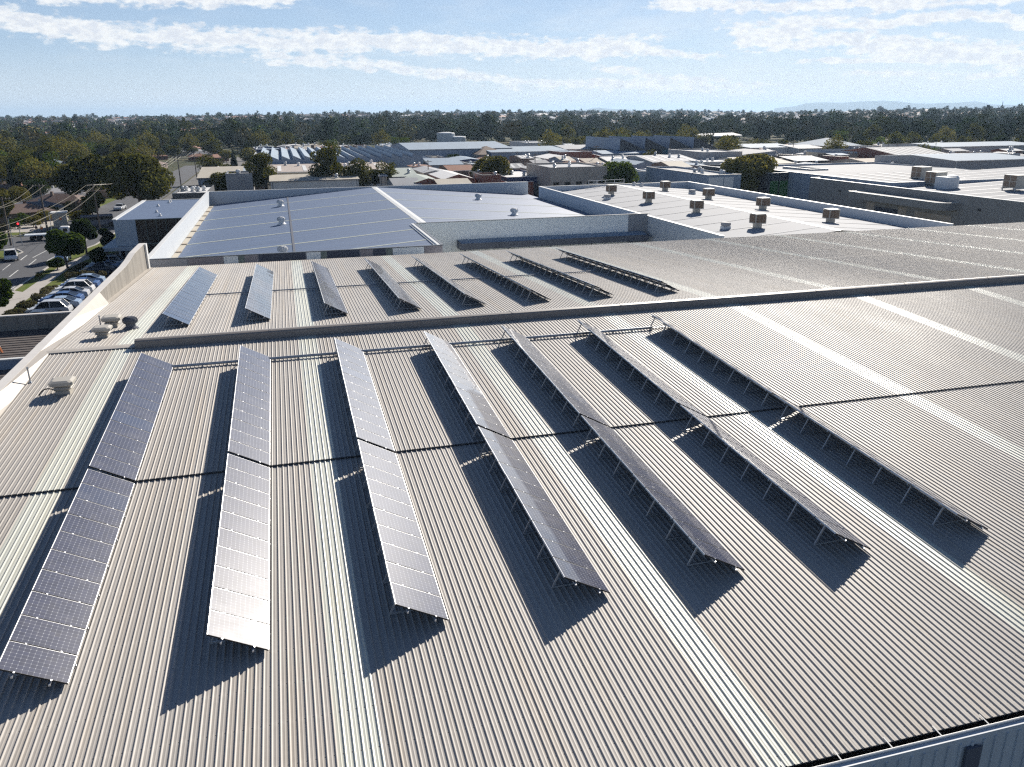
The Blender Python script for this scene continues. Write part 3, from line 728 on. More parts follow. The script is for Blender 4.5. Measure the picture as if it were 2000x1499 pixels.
def build_dark_hall():
    X0, Y0, Y1, zt = 113.3, 88.0, 160.5, -2.0
    r = empty('tilt_slab_factory', (X0, Y0, G), 'dark grey tilt-slab factory with curved canopy and striped pale roof', 'factory')
    off = Vector((-X0, -Y0, -G))
    def P(n, b, m, par=None):
        b.v = [tuple(Vector(v)+off) for v in b.v]; return part(n, b.mesh(n, m), par or r)
    X1 = 190
    b = MB(); b.box(X0, X0+.25, Y0, Y1, G, zt); b.box(X0+.25, X1, Y1-.25, Y1, G, zt-.02)
    for y in np.arange(Y0+9, Y1-3, 9.1): b.box(X0-.012, X0, y, y+.06, G, zt-.05)
    P('wall', b, M['tilt'])
    b = MB(); b.box(X0-.05, X0+.4, Y0, Y1+.05, zt, zt+.09); b.box(X0+.4, X1, Y1-.4, Y1+.05, zt-.02, zt+.06); P('coping', b, M['coping'])
    def rz(x): return zt-.75 + .030*(x-X0)
    b = MB(); b.quad((X0+.25, Y0, rz(X0)), (X1, Y0, rz(X1)), (X1, Y1-.3, rz(X1)), (X0+.25, Y1-.3, rz(X0))); rf = P('roof', b, M['r_mid'])
    for y in np.arange(Y0+2, Y1-3, 4.6):
        b = MB(); b.quad((X0+.6, y, rz(X0)+.03), (X1, y, rz(X1)+.03), (X1, y+.9, rz(X1)+.03), (X0+.6, y+.9, rz(X0)+.03)); P('skylight_strip', b, M['r_white'], rf)
    # canopy with a rounded end, doors and panels under it
    ya, yb, zc = 117.5, 142.5, -4.6
    b = MB(); pts = [(X0-.01, ya), (X0-1.6, ya)]
    for k in range(9):
        t = k/8*PI/2; pts.append((X0-1.8-1.7*math.sin(t), ya+1.7-1.7*math.cos(t)))
    pts += [(X0-3.5, yb), (X0-.01, yb)]
    n = len(pts); i = len(b.v)
    b.v += [(p[0], p[1], zc) for p in pts] + [(p[0], p[1], zc+1.25) for p in pts]
    for k in range(n): b.f.append((i+k, i+(k+1) % n, i+n+(k+1) % n, i+n+k)); b.m.append(0)
    b.f.append(tuple(i+k for k in range(n))[::-1]); b.m.append(0)
    b.f.append(tuple(i+n+k for k in range(n))); b.m.append(0)
    P('canopy', b, M['tilt'])
    b = MB(); i = 0
    for p, q in zip(pts[:-1], pts[1:]):
        b.bar((p[0]+.08, p[1]+.03, zc+1.29), (q[0]+.08, q[1]+.03, zc+1.29), .22, .08)
    P('canopy_edge', b, M['coping'])
    b = MB(); b.box(X0-.05, X0-.012, 132, 138.5, G, -6.0); P('door', b, M['navy'])
    b = MB(); b.box(X0-.045, X0-.013, 129.7, 131.9, G, -5.4); b.box(X0-.045, X0-.013, 138.6, 141, G, -5.4); P('door_surround', b, M['w_tan'])
    b = MB(); b.box(X0-.045, X0-.013, 118.5, 127.5, G, -5.8); P('wall_panel', b, M['w_tan'])
    for y in (112.5, 149.5):
        b = MB(); b.box(X0-.3, X0-.013, y, y+.35, -4.2, -3.85); P('wall_lamp', b, M['black'])
    # three condensers and a plenum on the roof
    def ac(px_, py_, lab, sc=1.0):
        p = at(px_, py_, zt-.4); z = rz(p.x)
        q = empty('condenser_unit', (p.x, p.y, z), lab, 'air conditioner', 'cream condensers on the dark factory roof')
        b = MB(); w, d, h = 1.5*sc, 1.3*sc, 2.3*sc
        b.box(-d, d, -w, w, .5, .5+h); part('casing', b.mesh('casing', M['cream']), q)
        b = MB()
        for a in (-1, 1):
            for k in range(2):
                z0 = .65+k*h*.47; b.box(-d-.03, -d-.004, min(a*.1, a*(w-.15)), max(a*.1, a*(w-.15)), z0, z0+h*.42)
        part('fan_grille', b.mesh('fan_grille', M['louvre']), q)
        b = MB(); b.box(-d-.3, d+.3, -w, -w+.2, .3, .49); b.box(-d-.3, d+.3, w-.2, w, .3, .49)
        for a in (-1, 1):
            for c in (-1, 1): b.box(a*d-.08, a*d+.08, c*(w-.1)-.08, c*(w-.1)+.08, -.2, .3)
        part('stand', b.mesh('stand', M['zinc']), q)
    ac(1797, 354, 'cream condenser unit, rear one of the pair beside the grey plenum'); ac(1825, 364, 'cream condenser unit in front of its twin, joined to the grey plenum'); ac(1980, 374, 'cream condenser unit standing alone on the dark factory roof')
    p = at(1846, 368, zt-.4); q = empty('roof_plenum', (p.x, p.y, rz(p.x)), 'grey rounded sheet-metal plenum behind the paired condensers', 'air duct')
    b = MB(); b.box(-1.3, 1.0, -1.5, 1.5, -.2, 2.2); part('duct_body', b.mesh('duct_body', M['cladding']), q)
    b = MB(); ring = []
    for k in range(7):
        t = k/6*PI/2; ring.append((1.0+.0, -1.5+0, 0))
    b.lathe([(1.35, -.2), (1.3, 1.9), (1.0, 2.35), (.4, 2.5)], c=(1.3, 0, 0), n=14); part('duct_elbow', b.mesh('duct_elbow', M['cladding']), q)

def build_annex():
    """low shed beyond the parapet at the street side"""
    r = empty('annex', (-20, 70, G), 'low brown-roofed annex with concrete end wall beyond the warehouse parapet', 'shed')
    def P(n, b, m):
        off = Vector((20, -70, -G)); b.v = [tuple(Vector(v)+off) for v in b.v]; return part(n, b.mesh(n, m), r)
    z = -6.6
    b = MB(); b.box(-40, -14.05, 82.0, 82.3, G, -5.25); b.box(-40, -14.05, 45, 45.2, G, z); P('wall', b, M['stained'])
    b = MB(); b.box(-40, -14.05, 81.9, 82.35, -5.25, -5.15); P('coping', b, M['concrete'])
    b = MB(); b.quad((-40, 45, z-.9), (-14.05, 45, z-.9), (-14.05, 82, z), (-40, 82, z))
    y = 46
    while y < 81.5:
        zz = z-.9+.9*(y-45)/37; b.box(-40, -14.05, y, y+.08, zz, zz+.05); y += .75
    P('roof', b, M['annex_roof'])
    p = at(52, 712, -6.6)
    b = MB(); b.box(p.x-14, p.x+4.5, p.y, p.y+.3, -9, -6.15); P('parapet', b, M['w_blue'])
    b = MB(); b.box(p.x-14, p.x+4.5, p.y-.06, p.y+.36, -6.15, -6.05); P('coping', b, M['coping'])
    p = at(70, 688, -6.4); b = MB(); b.box(p.x, p.x+5, p.y, p.y+1.4, -7.3, -5.95); P('roof_hatch', b, M['white'])
    p = at(6, 690, -6.9)
    q = empty('roof_ladder', (p.x, p.y, -7.1), 'white slanted frame with orange feet standing on the annex roof', 'ladder')
    b = MB(); b.bar((-.9, 0, .6), (-1.5, 1.2, 2.4), .5, .08); b.bar((-.9, 0, .6), (.0, -.4, .9), .09); part('frame', b.mesh('frame', M['white']), q)
    b = MB(); b.bar((-.1, -.3, .9), (.2, -.5, -.05), .13); b.bar((-.8, -.3, .7), (-.6, -.6, -.05), .09); part('foot', b.mesh('foot', M['orange']), q)

# ------------------------------------------------------------------ street side
def build_street():
    z = G+.02
    # one asphalt sheet for the avenue running away beside the buildings, one for the car park
    sheet('road', [(-36.4, 60), (-36.4, 150), (-34.0, 162), (-33.2, 190), (-34, 420), (-44, 420), (-47.5, 200), (-50, 178), (-70, 182), (-120, 196), (-120, 178), (-70, 166), (-49.5, 160.5), (-45.2, 150), (-46.2, 140), (-49, 60)], z, M['asphalt'])
    sheet('grass_verge', [(-36.2, 60), (-34.9, 60), (-34.9, 140), (-33.2, 156), (-31.5, 170), (-33.0, 190), (-33.8, 162), (-36.1, 150)], z+.002, M['lawn'])
    sheet('grass_verge', [(-33.0, 60), (-30.6, 60), (-30.3, 108), (-30.2, 145), (-27.5, 160), (-28.6, 165), (-32.0, 146), (-33.0, 138)], z+.002, M['lawn'])
    sheet('footpath', [(-34.9, 60), (-33.0, 60), (-33.0, 138), (-32.0, 146), (-28.6, 165), (-30.6, 168), (-33.4, 150), (-34.9, 140)], z+.014, M['path'])
    sheet('crossover_path', [(-37.4, 112.2), (-34.9, 114.2), (-33.0, 116.2), (-29.8, 118.8), (-29.6, 122.0), (-33.0, 120.4), (-34.9, 119.4), (-36.4, 121.0), (-37.6, 119.6)], z+.026, M['path'])
    sheet('car_park', [(-30.3, 60), (-14.1, 60), (-14.1, 137), (-30.1, 137), (-30.2, 125)], z, M['asphalt'])
    sheet('grass_island', [(-48.6, 152.8), (-46.2, 151.6), (-45.0, 156.5), (-46.6, 160.2), (-52, 159.2), (-60, 158), (-60, 150)], z+.03, M['lawn'])
    sheet('grass_verge', [(-50.2, 180.2), (-47.6, 201), (-44.2, 300), (-52, 300), (-62, 230), (-75, 190), (-75, 183.6)], z+.002, M['lawn'])
    sheet('footpath', [(-49.8, 185.5), (-47.2, 214), (-49.5, 216), (-58, 192), (-66, 189), (-66, 186.4)], z+.018, M['path'])
    sheet('industrial_yard', [(-33, 168), (400, 140), (560, 520), (-20, 560), (-33, 420)], G+.008, M['yard'])
    b = MB()
    def kerb(pts, w=.28, h=.13):
        for p, q in zip(pts[:-1], pts[1:]): b.bar((p[0], p[1], G+h/2), (q[0], q[1], G+h/2), w, h)
    kerb([(-36.45, 60), (-36.45, 112)]); kerb([(-36.45, 121), (-36.4, 150), (-34.0, 162), (-33.1, 190)]); kerb([(-45.0, 150.5), (-44.6, 157), (-46.4, 160.6), (-60, 158.4)]); kerb([(-47.4, 201), (-50, 179.6), (-75, 183.4)])
    tag(link('kerb', b.mesh('kerb', M['kerb'])), kind='structure')
    b = MB()
    def dash(p, q, w=.16): b.bar((p[0], p[1], z+.006), (q[0], q[1], z+.006), w, .004)
    for a in (112, 122, 132, 142): dash((-39.9, a), (-40.3, a+6))
    for a in (110, 119.5, 129, 138.5, 148): dash((-42.6, a), (-43.0, a+5.5))
    dash((-37.2, 118), (-37.0, 124)); dash((-41.3, 150), (-40.6, 172)); dash((-38.2, 146), (-37.0, 170))
    for k in range(5): dash((-38.6-.35*k, 112.6+.3*(k % 2)), (-38.4-.35*k, 115.4), .2)
    tag(link('road_marking', b.mesh('road_marking', M['paint'])), kind='structure')

def car_proto(estate):
    r = empty('parked_car', (0, 0, 0), '-', 'car', 'parked cars')
    ln, w, h = 4.9, 1.92, (1.78 if estate else 1.50)
    base = [(-2.45, .42), (-2.38, .72), (-1.9, .92), (-1.25, 1.0), (1.9, 1.02), (2.35, .92), (2.45, .5), (2.4, .3), (-2.38, .28)]
    if estate: roofl = [(-1.25, 1.0), (-.45, h-.06), (.2, h), (1.55, h-.05), (2.15, 1.02)]
    else: roofl = [(-1.15, 1.0), (-.35, h-.05), (.25, h), (.95, h-.07), (1.85, 1.0)]
    b = MB(); hw = w/2
    # lower body: a loft of the side outline, pulled in at top and bottom
    out = [(x, z, hw*(1.0 if .4 < z < .85 else .93)) for x, z in base]
    n = len(out); i = len(b.v)
    for s in (-1, 1):
        b.v += [(x, s*y, z) for x, z, y in out]
    b.f.append(tuple(i+k for k in range(n))); b.m.append(0); b.f.append(tuple(i+n+k for k in range(n))[::-1]); b.m.append(0)
    for k in range(n): b.f.append((i+k, i+n+k, i+n+(k+1) % n, i+(k+1) % n)); b.m.append(0)
    # roof skin and pillars
    up = hw*.74; i = len(b.v)
    def yy(z): return hw*.93 + (up-hw*.93)*(z-1.0)/(h-1.0)
    rp = roofl[1:-1]
    for (x0, z0), (x1, z1) in zip(rp[:-1], rp[1:]): b.quad((x0, -up, z0), (x1, -up, z1), (x1, up, z1), (x0, up, z0)); b.quad((x0, -up, z0-.05), (x1, -up, z1-.05), (x1, -up, z1), (x0, -up, z0)); b.quad((x0, up, z0), (x1, up, z1), (x1, up, z1-.05), (x0, up, z0-.05))
    mid = .45
    for s in (-1, 1):
        for (xb, zb), (xt, zt) in ((roofl[0], roofl[1]), ((mid, 1.0), (mid-.05, h-.02)), (roofl[-1], roofl[-2])): b.bar((xb, s*yy(zb), zb), (xt, s*(up+.01), zt), .10, .07)
    me = b.mesh('body', M['white'])
    body = part('body', me, r); bv = body.modifiers.new('bevel', 'BEVEL'); bv.width = .06; bv.segments = 2; bv.limit_method = 'ANGLE'
    b = MB(); u2 = up-.015
    for s in (-1, 1):
        p = [(x, s*(yy(zz)-.02), zz) for x, zz in roofl]; b.poly(p if s < 0 else p[::-1])
    (x0, z0), (x1, z1) = roofl[0], roofl[1]; b.quad((x0, -yy(z0)+.05, z0), (x0, yy(z0)-.05, z0), (x1, u2, z1-.02), (x1, -u2, z1-.02))
    (x0, z0), (x1, z1) = roofl[-1], roofl[-2]; b.quad((x0, yy(z0)-.05, z0), (x0, -yy(z0)+.05, z0), (x1, -u2, z1-.02), (x1, u2, z1-.02))
    part('window', b.mesh('window', M['glass']), r)
    wm = MB(); wm.cyl((0, -.11, 0), (0, .11, 0), .35, n=16, m=0); wm.cyl((0, -.12, 0), (0, .12, 0), .21, n=10, m=1); wm = wm.mesh('wheel', [M['rubber'], M['rim']])
    for x in (-1.5, 1.45):
        for s in (-1, 1): part('wheel', wm, r, (x, s*(hw-.08), .35))
    hm = MB(); hm.box(-.06, .06, -.2, .2, -.08, .08); hm = hm.mesh('headlight', M['lamp'])
    for s in (-1, 1): part('headlight', hm, r, (-2.37, s*.68, .72))
    return r
def paint(name, col, rough=.4):
    m, nt, b = newmat(name); b.inputs['Base Color'].default_value = (*col, 1); b.inputs['Roughness'].default_value = rough; b.inputs['Metallic'].default_value = .05
    b.inputs['Coat Weight'].default_value = .3; b.inputs['Coat Roughness'].default_value = .08; return m
def build_cars():
    pc = dict(silver=paint('silver_paint', (.55, .57, .60)), dark=paint('dark_blue_paint', (.025, .035, .06)), blue=paint('blue_paint', (.05, .12, .30)), white=paint('white_car_paint', (.74, .75, .77)), pale=paint('pale_blue_paint', (.30, .40, .55)), grey=paint('grey_paint', (.18, .2, .23)))
    pr = {True: car_proto(True), False: car_proto(False)}; used = {True: False, False: False}
    def put(x, y, rz, est, col, lab, grp='cars in the car park beside the hedge', name='parked_car', z=G+.02):
        o = pr[est] if not used[est] else copy_tree(pr[est]); used[est] = True
        o.location = (x, y, z); o.rotation_euler = (0, 0, rz); o['label'] = lab; o['group'] = grp; o.name = name
        for ch in o.children:
            if ch.name.startswith('body'):
                ch.material_slots[0].link = 'OBJECT'; ch.material_slots[0].material = pc[col]
        return o
    put(-28.3, 99.6, 0.03, False, 'dark', 'dark car with glassy roof, closest to the annex end wall')
    put(-28.0, 103.8, -.02, True, 'silver', 'silver station wagon parked next to the dark car by the annex')
    put(-27.6, 107.0, .02, False, 'pale', 'pale blue car half hidden behind the silver wagon')
    put(-28.0, 110.1, -.01, False, 'blue', 'deep blue car third along from the silver wagon')
    put(-27.9, 113.1, .03, False, 'silver', 'silver saloon in the middle of the row by the hedge')
    put(-27.9, 116.2, 0, True, 'white', 'white estate car between silver and blue cars')
    put(-27.8, 119.2, -.02, False, 'blue', 'blue saloon near the driveway crossing')
    put(-27.7, 122.2, .02, False, 'pale', 'pale blue saloon last in the row before the second hedge')
    put(-27.6, 130.6, 0, False, 'dark', 'dark blue car just behind the short dark hedge')
    put(-27.5, 133.6, .02, False, 'pale', 'light blue car second behind the short dark hedge')
    put(-27.4, 136.6, 0, True, 'white', 'white van-like wagon third behind the short dark hedge')
    put(-27.2, 140.0, .02, False, 'grey', 'grey car in the shade close to the office canopy')
    put(-44.2, 149.2, R(-75), True, 'white', 'white wagon turning on the road beside the grass island', 'cars on the road', 'moving_car')
    put(-35.6, 145.2, R(95), False, 'pale', 'pale car stopped at the kerb under the round street tree', 'cars on the road', 'kerbside_car')
    put(-40.0, 224.0, R(85), False, 'silver', 'small silver car far along the avenue by the big gum', 'cars on the road', 'moving_car')
    # flatbed truck in the side street
    r = empty('flatbed_truck', (-43.8, 172.6, G+.02), 'white cab flatbed truck parked across the side street behind the street tree', 'truck', rz=R(8))
    b = MB(); b.box(1.9, 3.5, -1.05, 1.05, .6, 2.3); b.box(3.3, 3.65, -1.0, 1.0, .55, 1.3); part('cab', b.mesh('cab', M['white']), r).modifiers.new('bevel', 'BEVEL').width = .12
    b = MB(); b.box(3.35, 3.56, -.9, .9, 1.42, 2.1); b.box(2.4, 3.1, -1.07, 1.07, 1.4, 2.05); part('window', b.mesh('window', M['glass']), r)
    b = MB(); b.box(-4.2, 1.8, -1.2, 1.2, .95, 1.15); b.box(1.7, 1.8, -1.2, 1.2, 1.15, 2.0); part('tray', b.mesh('tray', M['cladding']), r)
    wm = MB(); wm.cyl((0, -.15, 0), (0, .15, 0), .48, n=14); wm = wm.mesh('wheel', M['rubber'])
    for x in (-2.9, -1.8, 2.7):
        for s in (-1, 1): part('wheel', wm, r, (x, s*1.0, .48))
    p = at(150, 452, G); r = empty('dark_van', (p.x+3, p.y+6, G+.02), 'long dark green van standing in the driveway beyond the side street', 'van', rz=R(12))
    b = MB(); b.box(-3.2, 3.0, -1.05, 1.05, .4, 2.5); b.box(3.0, 3.9, -1.0, 1.0, .4, 1.5); part('body', b.mesh('body', M['w_green'] if False else M['r_slate']), r).modifiers.new('bevel', 'BEVEL').width = .15
    b = MB(); b.box(-3.0, 2.9, -1.07, 1.07, 1.5, 2.2); part('window', b.mesh('window', M['glass']), r)
    for x in (-2.2, 2.4):
        for s in (-1, 1): part('wheel', wm, r, (x, s*.95, .48))
    p = at(120, 443, G); r = empty('kiosk', (p.x, p.y, G), 'small cream kiosk with a red mark on its face beside the lawn', 'kiosk', rz=R(10))
    b = MB(); b.box(-1.3, 1.3, -1.2, 1.2, 0, 2.9); part('wall', b.mesh('wall', M['cream']), r)
    b = MB(); b.box(-1.6, 1.6, -1.5, 1.5, 2.91, 3.15); part('roof', b.mesh('roof', M['white']), r)
    b = MB(); b.box(-.1, .35, -1.25, -1.205, 1.5, 2.1); part('sign', b.mesh('sign', M['redlamp'] if False else M['orange']), r)

def person(x, y, lab, vest, rz):
    r = empty('person', (x, y, G+.02), lab, 'person', 'road workers', rz)
    v = [((0, 0, .92), .15), ((0, 0, 1.2), .17), ((0, 0, 1.42), .16), ((0, 0, 1.53), .06), ((0, 0, 1.68), .105),
         ((.11, 0, .86), .095), ((.13, .03, .48), .068), ((.13, 0, .08), .05), ((.13, .14, .04), .04), ((-.11, 0, .86), .095), ((-.13, -.03, .48), .068), ((-.13, -.06, .08), .05), ((-.13, .08, .04), .04),
         ((.22, 0, 1.40), .06), ((.29, .04, 1.12), .045), ((.27, .2, .95), .035), ((-.22, 0, 1.40), .06), ((-.29, .02, 1.12), .045), ((-.3, .1, .86), .035)]
    e = [(0, 1), (1, 2), (2, 3), (3, 4), (0, 5), (5, 6), (6, 7), (7, 8), (0, 9), (9, 10), (10, 11), (11, 12), (2, 13), (13, 14), (14, 15), (2, 16), (16, 17), (17, 18)]
    me = bpy.data.meshes.new('body'); me.from_pydata([a for a, _ in v], e, []); me.materials.append(M['r_slate'])
    o = part('body', me, r); sk = o.modifiers.new('skin', 'SKIN'); o.modifiers.new('sub', 'SUBSURF').levels = 1
    for k, (_, q) in enumerate(v): me.skin_vertices[0].data[k].radius = (q, q)
    me.skin_vertices[0].data[0].use_root = True
    b = MB(); b.lathe([(.19, .95), (.215, 1.15), (.205, 1.40), (.09, 1.52)], n=12); part('vest', b.mesh('vest', vest), r)
    b = MB(); b.lathe([(.125, 1.70), (.12, 1.78), (.06, 1.83)], n=10); part('helmet', b.mesh('helmet', M['white']), r)
def build_street_furniture():
    p = at(83, 458, G); person(p.x, p.y, 'person in an orange vest standing on the far verge beside the truck', M['orange'], .4)
    p = at(73, 457, G); person(p.x, p.y, 'person in dark red top next to the orange-vested worker', M['r_rust'], -.6)
    # timber power poles with cross arms
    def pole(x, y, h, arms, lab, rz=.3, grp='timber power poles along the avenue'):
        r = empty('power_pole', (x, y, G), lab, 'power pole', grp, rz)
        b = MB(); b.cyl((0, 0, -.2), (0, 0, h), .19, .13, n=8); part('pole', b.mesh('pole', M['pole']), r)
        for k in range(arms):
            b = MB(); zz = h-.35-k*1.1; b.box(-1.35, 1.35, .1, .22, zz-.07, zz+.07)
            a = part('crossarm', b.mesh('crossarm', M['pole']), r)
            b = MB()
            for q in (-1.2, -.6, .6, 1.2): b.cyl((q, .16, zz+.07), (q, .16, zz+.25), .05, n=6)
            part('insulator', b.mesh('insulator', M['r_pink']), a)
        return Vector((x, y, G+h-.25))
    A = at(22, 480, G); B_ = at(93, 452, G); C_ = at(197, 455, G); D_ = at(100, 500, G)
    a1 = pole(A.x, A.y, 8.6, 1, 'timber power pole closest to the road corner, wires sweeping off it'); a2 = pole(B_.x, B_.y, 9.4, 1, 'timber power pole in front of the brown-tiled house', .2)
    a3 = pole(C_.x, C_.y, 9.6, 2, 'timber power pole with two crossarms leaning beside the office block', -.2)
    p4 = at(262, 405, G); a4 = pole(p4.x-6, p4.y+45, 10, 1, 'distant power pole rising behind the big gum')
    p5 = at(355, 372, G); a5 = pole(p5.x, p5.y, 10.5, 2, 'power pole carrying lamps behind the flat white roof'); p6 = at(385, 352, G); a6 = pole(p6.x, p6.y, 10, 1, 'thin power pole by the cream-roofed workshop')
    def wire(p, q, sag, lab, k):
        n = 14; V = []; F = []; pr = []
        for i in range(n+1):
            t = i/n; v = p.lerp(q, t); pr.append(Vector((v.x, v.y, v.z-sag*4*t*(1-t))))
        for i, v in enumerate(pr):
            t = (pr[min(i+1, n)]-pr[max(i-1, 0)]).normalized(); u = t.cross(Vector((0, 0, 1))).normalized(); w = u.cross(t)
            for j in range(5): V.append(tuple(v+(u*math.cos(2*PI*j/5)+w*math.sin(2*PI*j/5))*.021))
        for i in range(n):
            for j in range(5): F.append((i*5+j, i*5+(j+1) % 5, i*5+5+(j+1) % 5, i*5+5+j))
        me = bpy.data.meshes.new('power_line'); me.from_pydata(V, [], F); me.materials.append(M['wire'])
        tag(link('power_line', me), lab, 'power line', 'overhead wires')
    W_ = at(-75, 468, G+8.0)
    for k, o in enumerate((-1.2, -.5, .5, 1.2)):
        d = Vector((o, .2*o, 0)); lab = 'overhead wire sweeping from the two-armed pole across the street trees'
        wire(a3+d-Vector((0, 0, .55*(k % 2))), W_+d*1.2-Vector((0, 0, .8*(k % 2))), 1.3+.15*k, lab, k)
    for o in (-1.0, 1.0): wire(a2+Vector((o, 0, 0)), W_+Vector((-6, 22+2*o, 1)), 1.2, 'thin wire running from the pole before the brown-tiled house', 0)
    for o in (-1.1, 0, 1.1): wire(a3+Vector((o, 0, 0)), a5+Vector((o, 0, 0)), 1.8, 'overhead wire running along the avenue behind the office block', 0)
    for o in (-1.1, 1.1): wire(a5+Vector((o, 0, 0)), a6+Vector((o, 0, 0)), 1.0, 'overhead wire between the lamp pole and the workshop pole', 0)
    p = at(44, 480, G); r = empty('traffic_light', (p.x, p.y, G), 'slim traffic light showing red at the grass island', 'traffic light')
    b = MB(); b.cyl((0, 0, 0), (0, 0, 3.6), .07, n=8); part('pole', b.mesh('pole', M['zinc']), r)
    b = MB(); b.box(-.28, .28, -.16, .12, 3.0, 4.2); hd = part('signal_head', b.mesh('signal_head', M['black']), r)
    b = MB(); b.cyl((0, -.22, 3.95), (0, -.165, 3.95), .17, n=12); part('red_lamp', b.mesh('red_lamp', M['redlamp']), hd)
    b = MB(); b.cyl((0, -.2, 3.6), (0, -.165, 3.6), .15, n=10); b.cyl((0, -.2, 3.25), (0, -.165, 3.25), .15, n=10); part('dark_lamp', b.mesh('dark_lamp', M['glass']), hd)
    for px_, py_, lab in ((27, 484, 'bare grey street post between the corner pole and the traffic light'), (105, 470, 'thin grey post beside the flatbed truck')):
        p = at(px_, py_, G); b = MB(); b.cyl((0, 0, 0), (0, 0, 5.2), .07, .05, n=6); b.cyl((0, 0, 5.2), (.5, 0, 5.35), .05, n=6); tag(link('street_post', b.mesh('street_post', M['zinc']), loc=(p.x, p.y, G)), lab, 'post')
    # slim poles among the factory roofs
    for k, (px_, py_, h) in enumerate(((838, 372, 9), (1010, 345, 9), (1163, 345, 11), (1118, 318, 9), (1183, 318, 9), (1306, 332, 10), (1296, 315, 9), (1343, 312, 10), (1256, 298, 9), (1386, 330, 9), (1546, 320, 10),
                                       (1600, 312, 10), (1715, 325, 10), (1730, 320, 9), (1748, 322, 9), (1806, 310, 11), (1785, 308, 9), (1822, 322, 9), (1045, 362, 10), (912, 330, 9), (960, 318, 9), (1365, 296, 9), (1650, 300, 10))):
        p = at(px_, py_, G); r = empty('slim_pole', (p.x, p.y, G), 'slim dark pole standing between the factory roofs', 'pole', 'slim poles among the factory roofs')
        b = MB(); b.cyl((0, 0, 0), (0, 0, h), .16, .12, n=6)
        if k % 2 == 0: b.box(-1.2, 1.2, -.06, .06, h-.6, h-.45)
        part('shaft', b.mesh('shaft', M['pole']), r)

# ------------------------------------------------------------------ trees
def leaf_cloud(rng, blobs, n, size, jit=.42, inner=.68):
    """n leaf-sized quads spread through and over lobes; returns verts, faces"""
    c = np.array([b[0] for b in blobs]); r = np.array([b[1] for b in blobs]); w = r**2; w = w/w.sum()
    k = rng.choice(len(blobs), n, p=w)
    d = rng.normal(size=(n, 3)); d /= np.linalg.norm(d, axis=1)[:, None]
    rad = r[k]*(inner+(1.08-inner)*rng.random(n)**.45)
    sq = np.ones(3); sq[2] = .82
    P = c[k] + d*rad[:, None]*sq
    nr = d + rng.normal(size=(n, 3))*jit; nr /= np.linalg.norm(nr, axis=1)[:, None]
    t = np.cross(nr, rng.normal(size=(n, 3))); t /= np.linalg.norm(t, axis=1)[:, None]; u = np.cross(nr, t)
    s = size*(.6+.8*rng.random(n))[:, None]; a = t*s; b = u*s*.62
    V = np.stack([P-a, P-b, P+a, P+b], 1).reshape(-1, 3)
    return V, np.arange(4*n).reshape(n, 4)
def crown_blobs(rng, kind, h, w):
    B = []
    if kind == 'gum':
        n = 15
        for i in range(n):
            t = i/n; a = i*2.4+rng.random()*.7; zz = h*(.42+.48*rng.random()); q = (1-abs((zz/h-.62)/.48)**2)
            rr = w*.5*(.28+.62*rng.random())*max(.4, q); B.append(((rr*math.cos(a), rr*math.sin(a), zz), w*(.15+.12*rng.random())))
        B.append(((0, 0, h*.84), w*.2)); B.append(((w*.1, 0, h*.6), w*.22))
    elif kind == 'round':
        for i in range(14):
            a = i*2.4; e = rng.random()*1.25-.15; rr = w*.33*math.cos(e)*(.8+.3*rng.random())
            B.append(((rr*math.cos(a), rr*math.sin(a), h*.55+h*.30*math.sin(e)), w*(.16+.07*rng.random())))
        B.append(((0, 0, h*.6), w*.3))
    elif kind == 'cypress':
        for i in range(11):
            t = i/10; B.append(((rng.normal()*.05*w, rng.normal()*.05*w, h*(.1+.85*t)), w*.5*(1-.8*t)*(.8+.2*rng.random())))
    elif kind == 'bush':
        for i in range(9):
            a = i*2.4; rr = w*.3*rng.random()**.5; B.append(((rr*math.cos(a), rr*math.sin(a), h*(.35+.35*rng.random())), w*(.17+.08*rng.random())))
    return B
def trunk_mesh(rng, kind, h, w, blobs, mat, name='trunk'):
    b = MB(); r0 = .022*h+.06; top = h*(.5 if kind != 'cypress' else .8)
    bend = Vector((rng.normal()*.03*h, rng.normal()*.03*h, top*.55)); tip = Vector((bend.x*1.6, bend.y*1.6, top))
    b.cyl((0, 0, -.3), bend, r0, r0*.75, n=7); b.cyl(bend, tip, r0*.75, r0*.4, n=7)
    if kind != 'cypress':
        for c, rr in blobs[:9]:
            c = Vector(c); st = bend.lerp(tip, rng.random()*.8)
            m = st.lerp(c, .5)+Vector((0, 0, .04*h)); b.cyl(st, m, r0*.36, r0*.25, n=5, caps=False); b.cyl(m, c, r0*.25, r0*.1, n=5, caps=False)
    return b.mesh(name, mat)
def hero_tree(name, x, y, h, w, kind, leaf, lab, n=4200, size=.34, bark='bark', z=None, seed=0, cat='tree', grp=None):
    rng = np.random.default_rng(100+seed)
    z = float(terrain(x, y)) if z is None else z
    r = empty(name, (x, y, z), lab, cat, grp)
    bl = crown_blobs(rng, kind, h, w)
    part('trunk', trunk_mesh(rng, kind, h, w, bl, M[bark]), r)
    V, F = leaf_cloud(rng, bl, n, size)
    part('crown', np_mesh('crown', V, F, [M[leaf]]), r)
    return r
def px_tree(name, x0, x1, ptop, pbase, kind, leaf, lab, n=3600, size=None, ybias=0, **kw):
    """a tree standing where its foot is seen; height and width from what the frame shows of it"""
    b = at((x0+x1)/2, pbase, G); d = (b-Vector((0, 0, CAMZ))).dot(FWD)
    h = at_y((x0+x1)/2, ptop, b.y).z-G; w = (x1-x0)*d/F_PX
    return hero_tree(name, b.x, b.y, h, w, kind, leaf, lab, n, size or max(.16, w*.028), **kw)
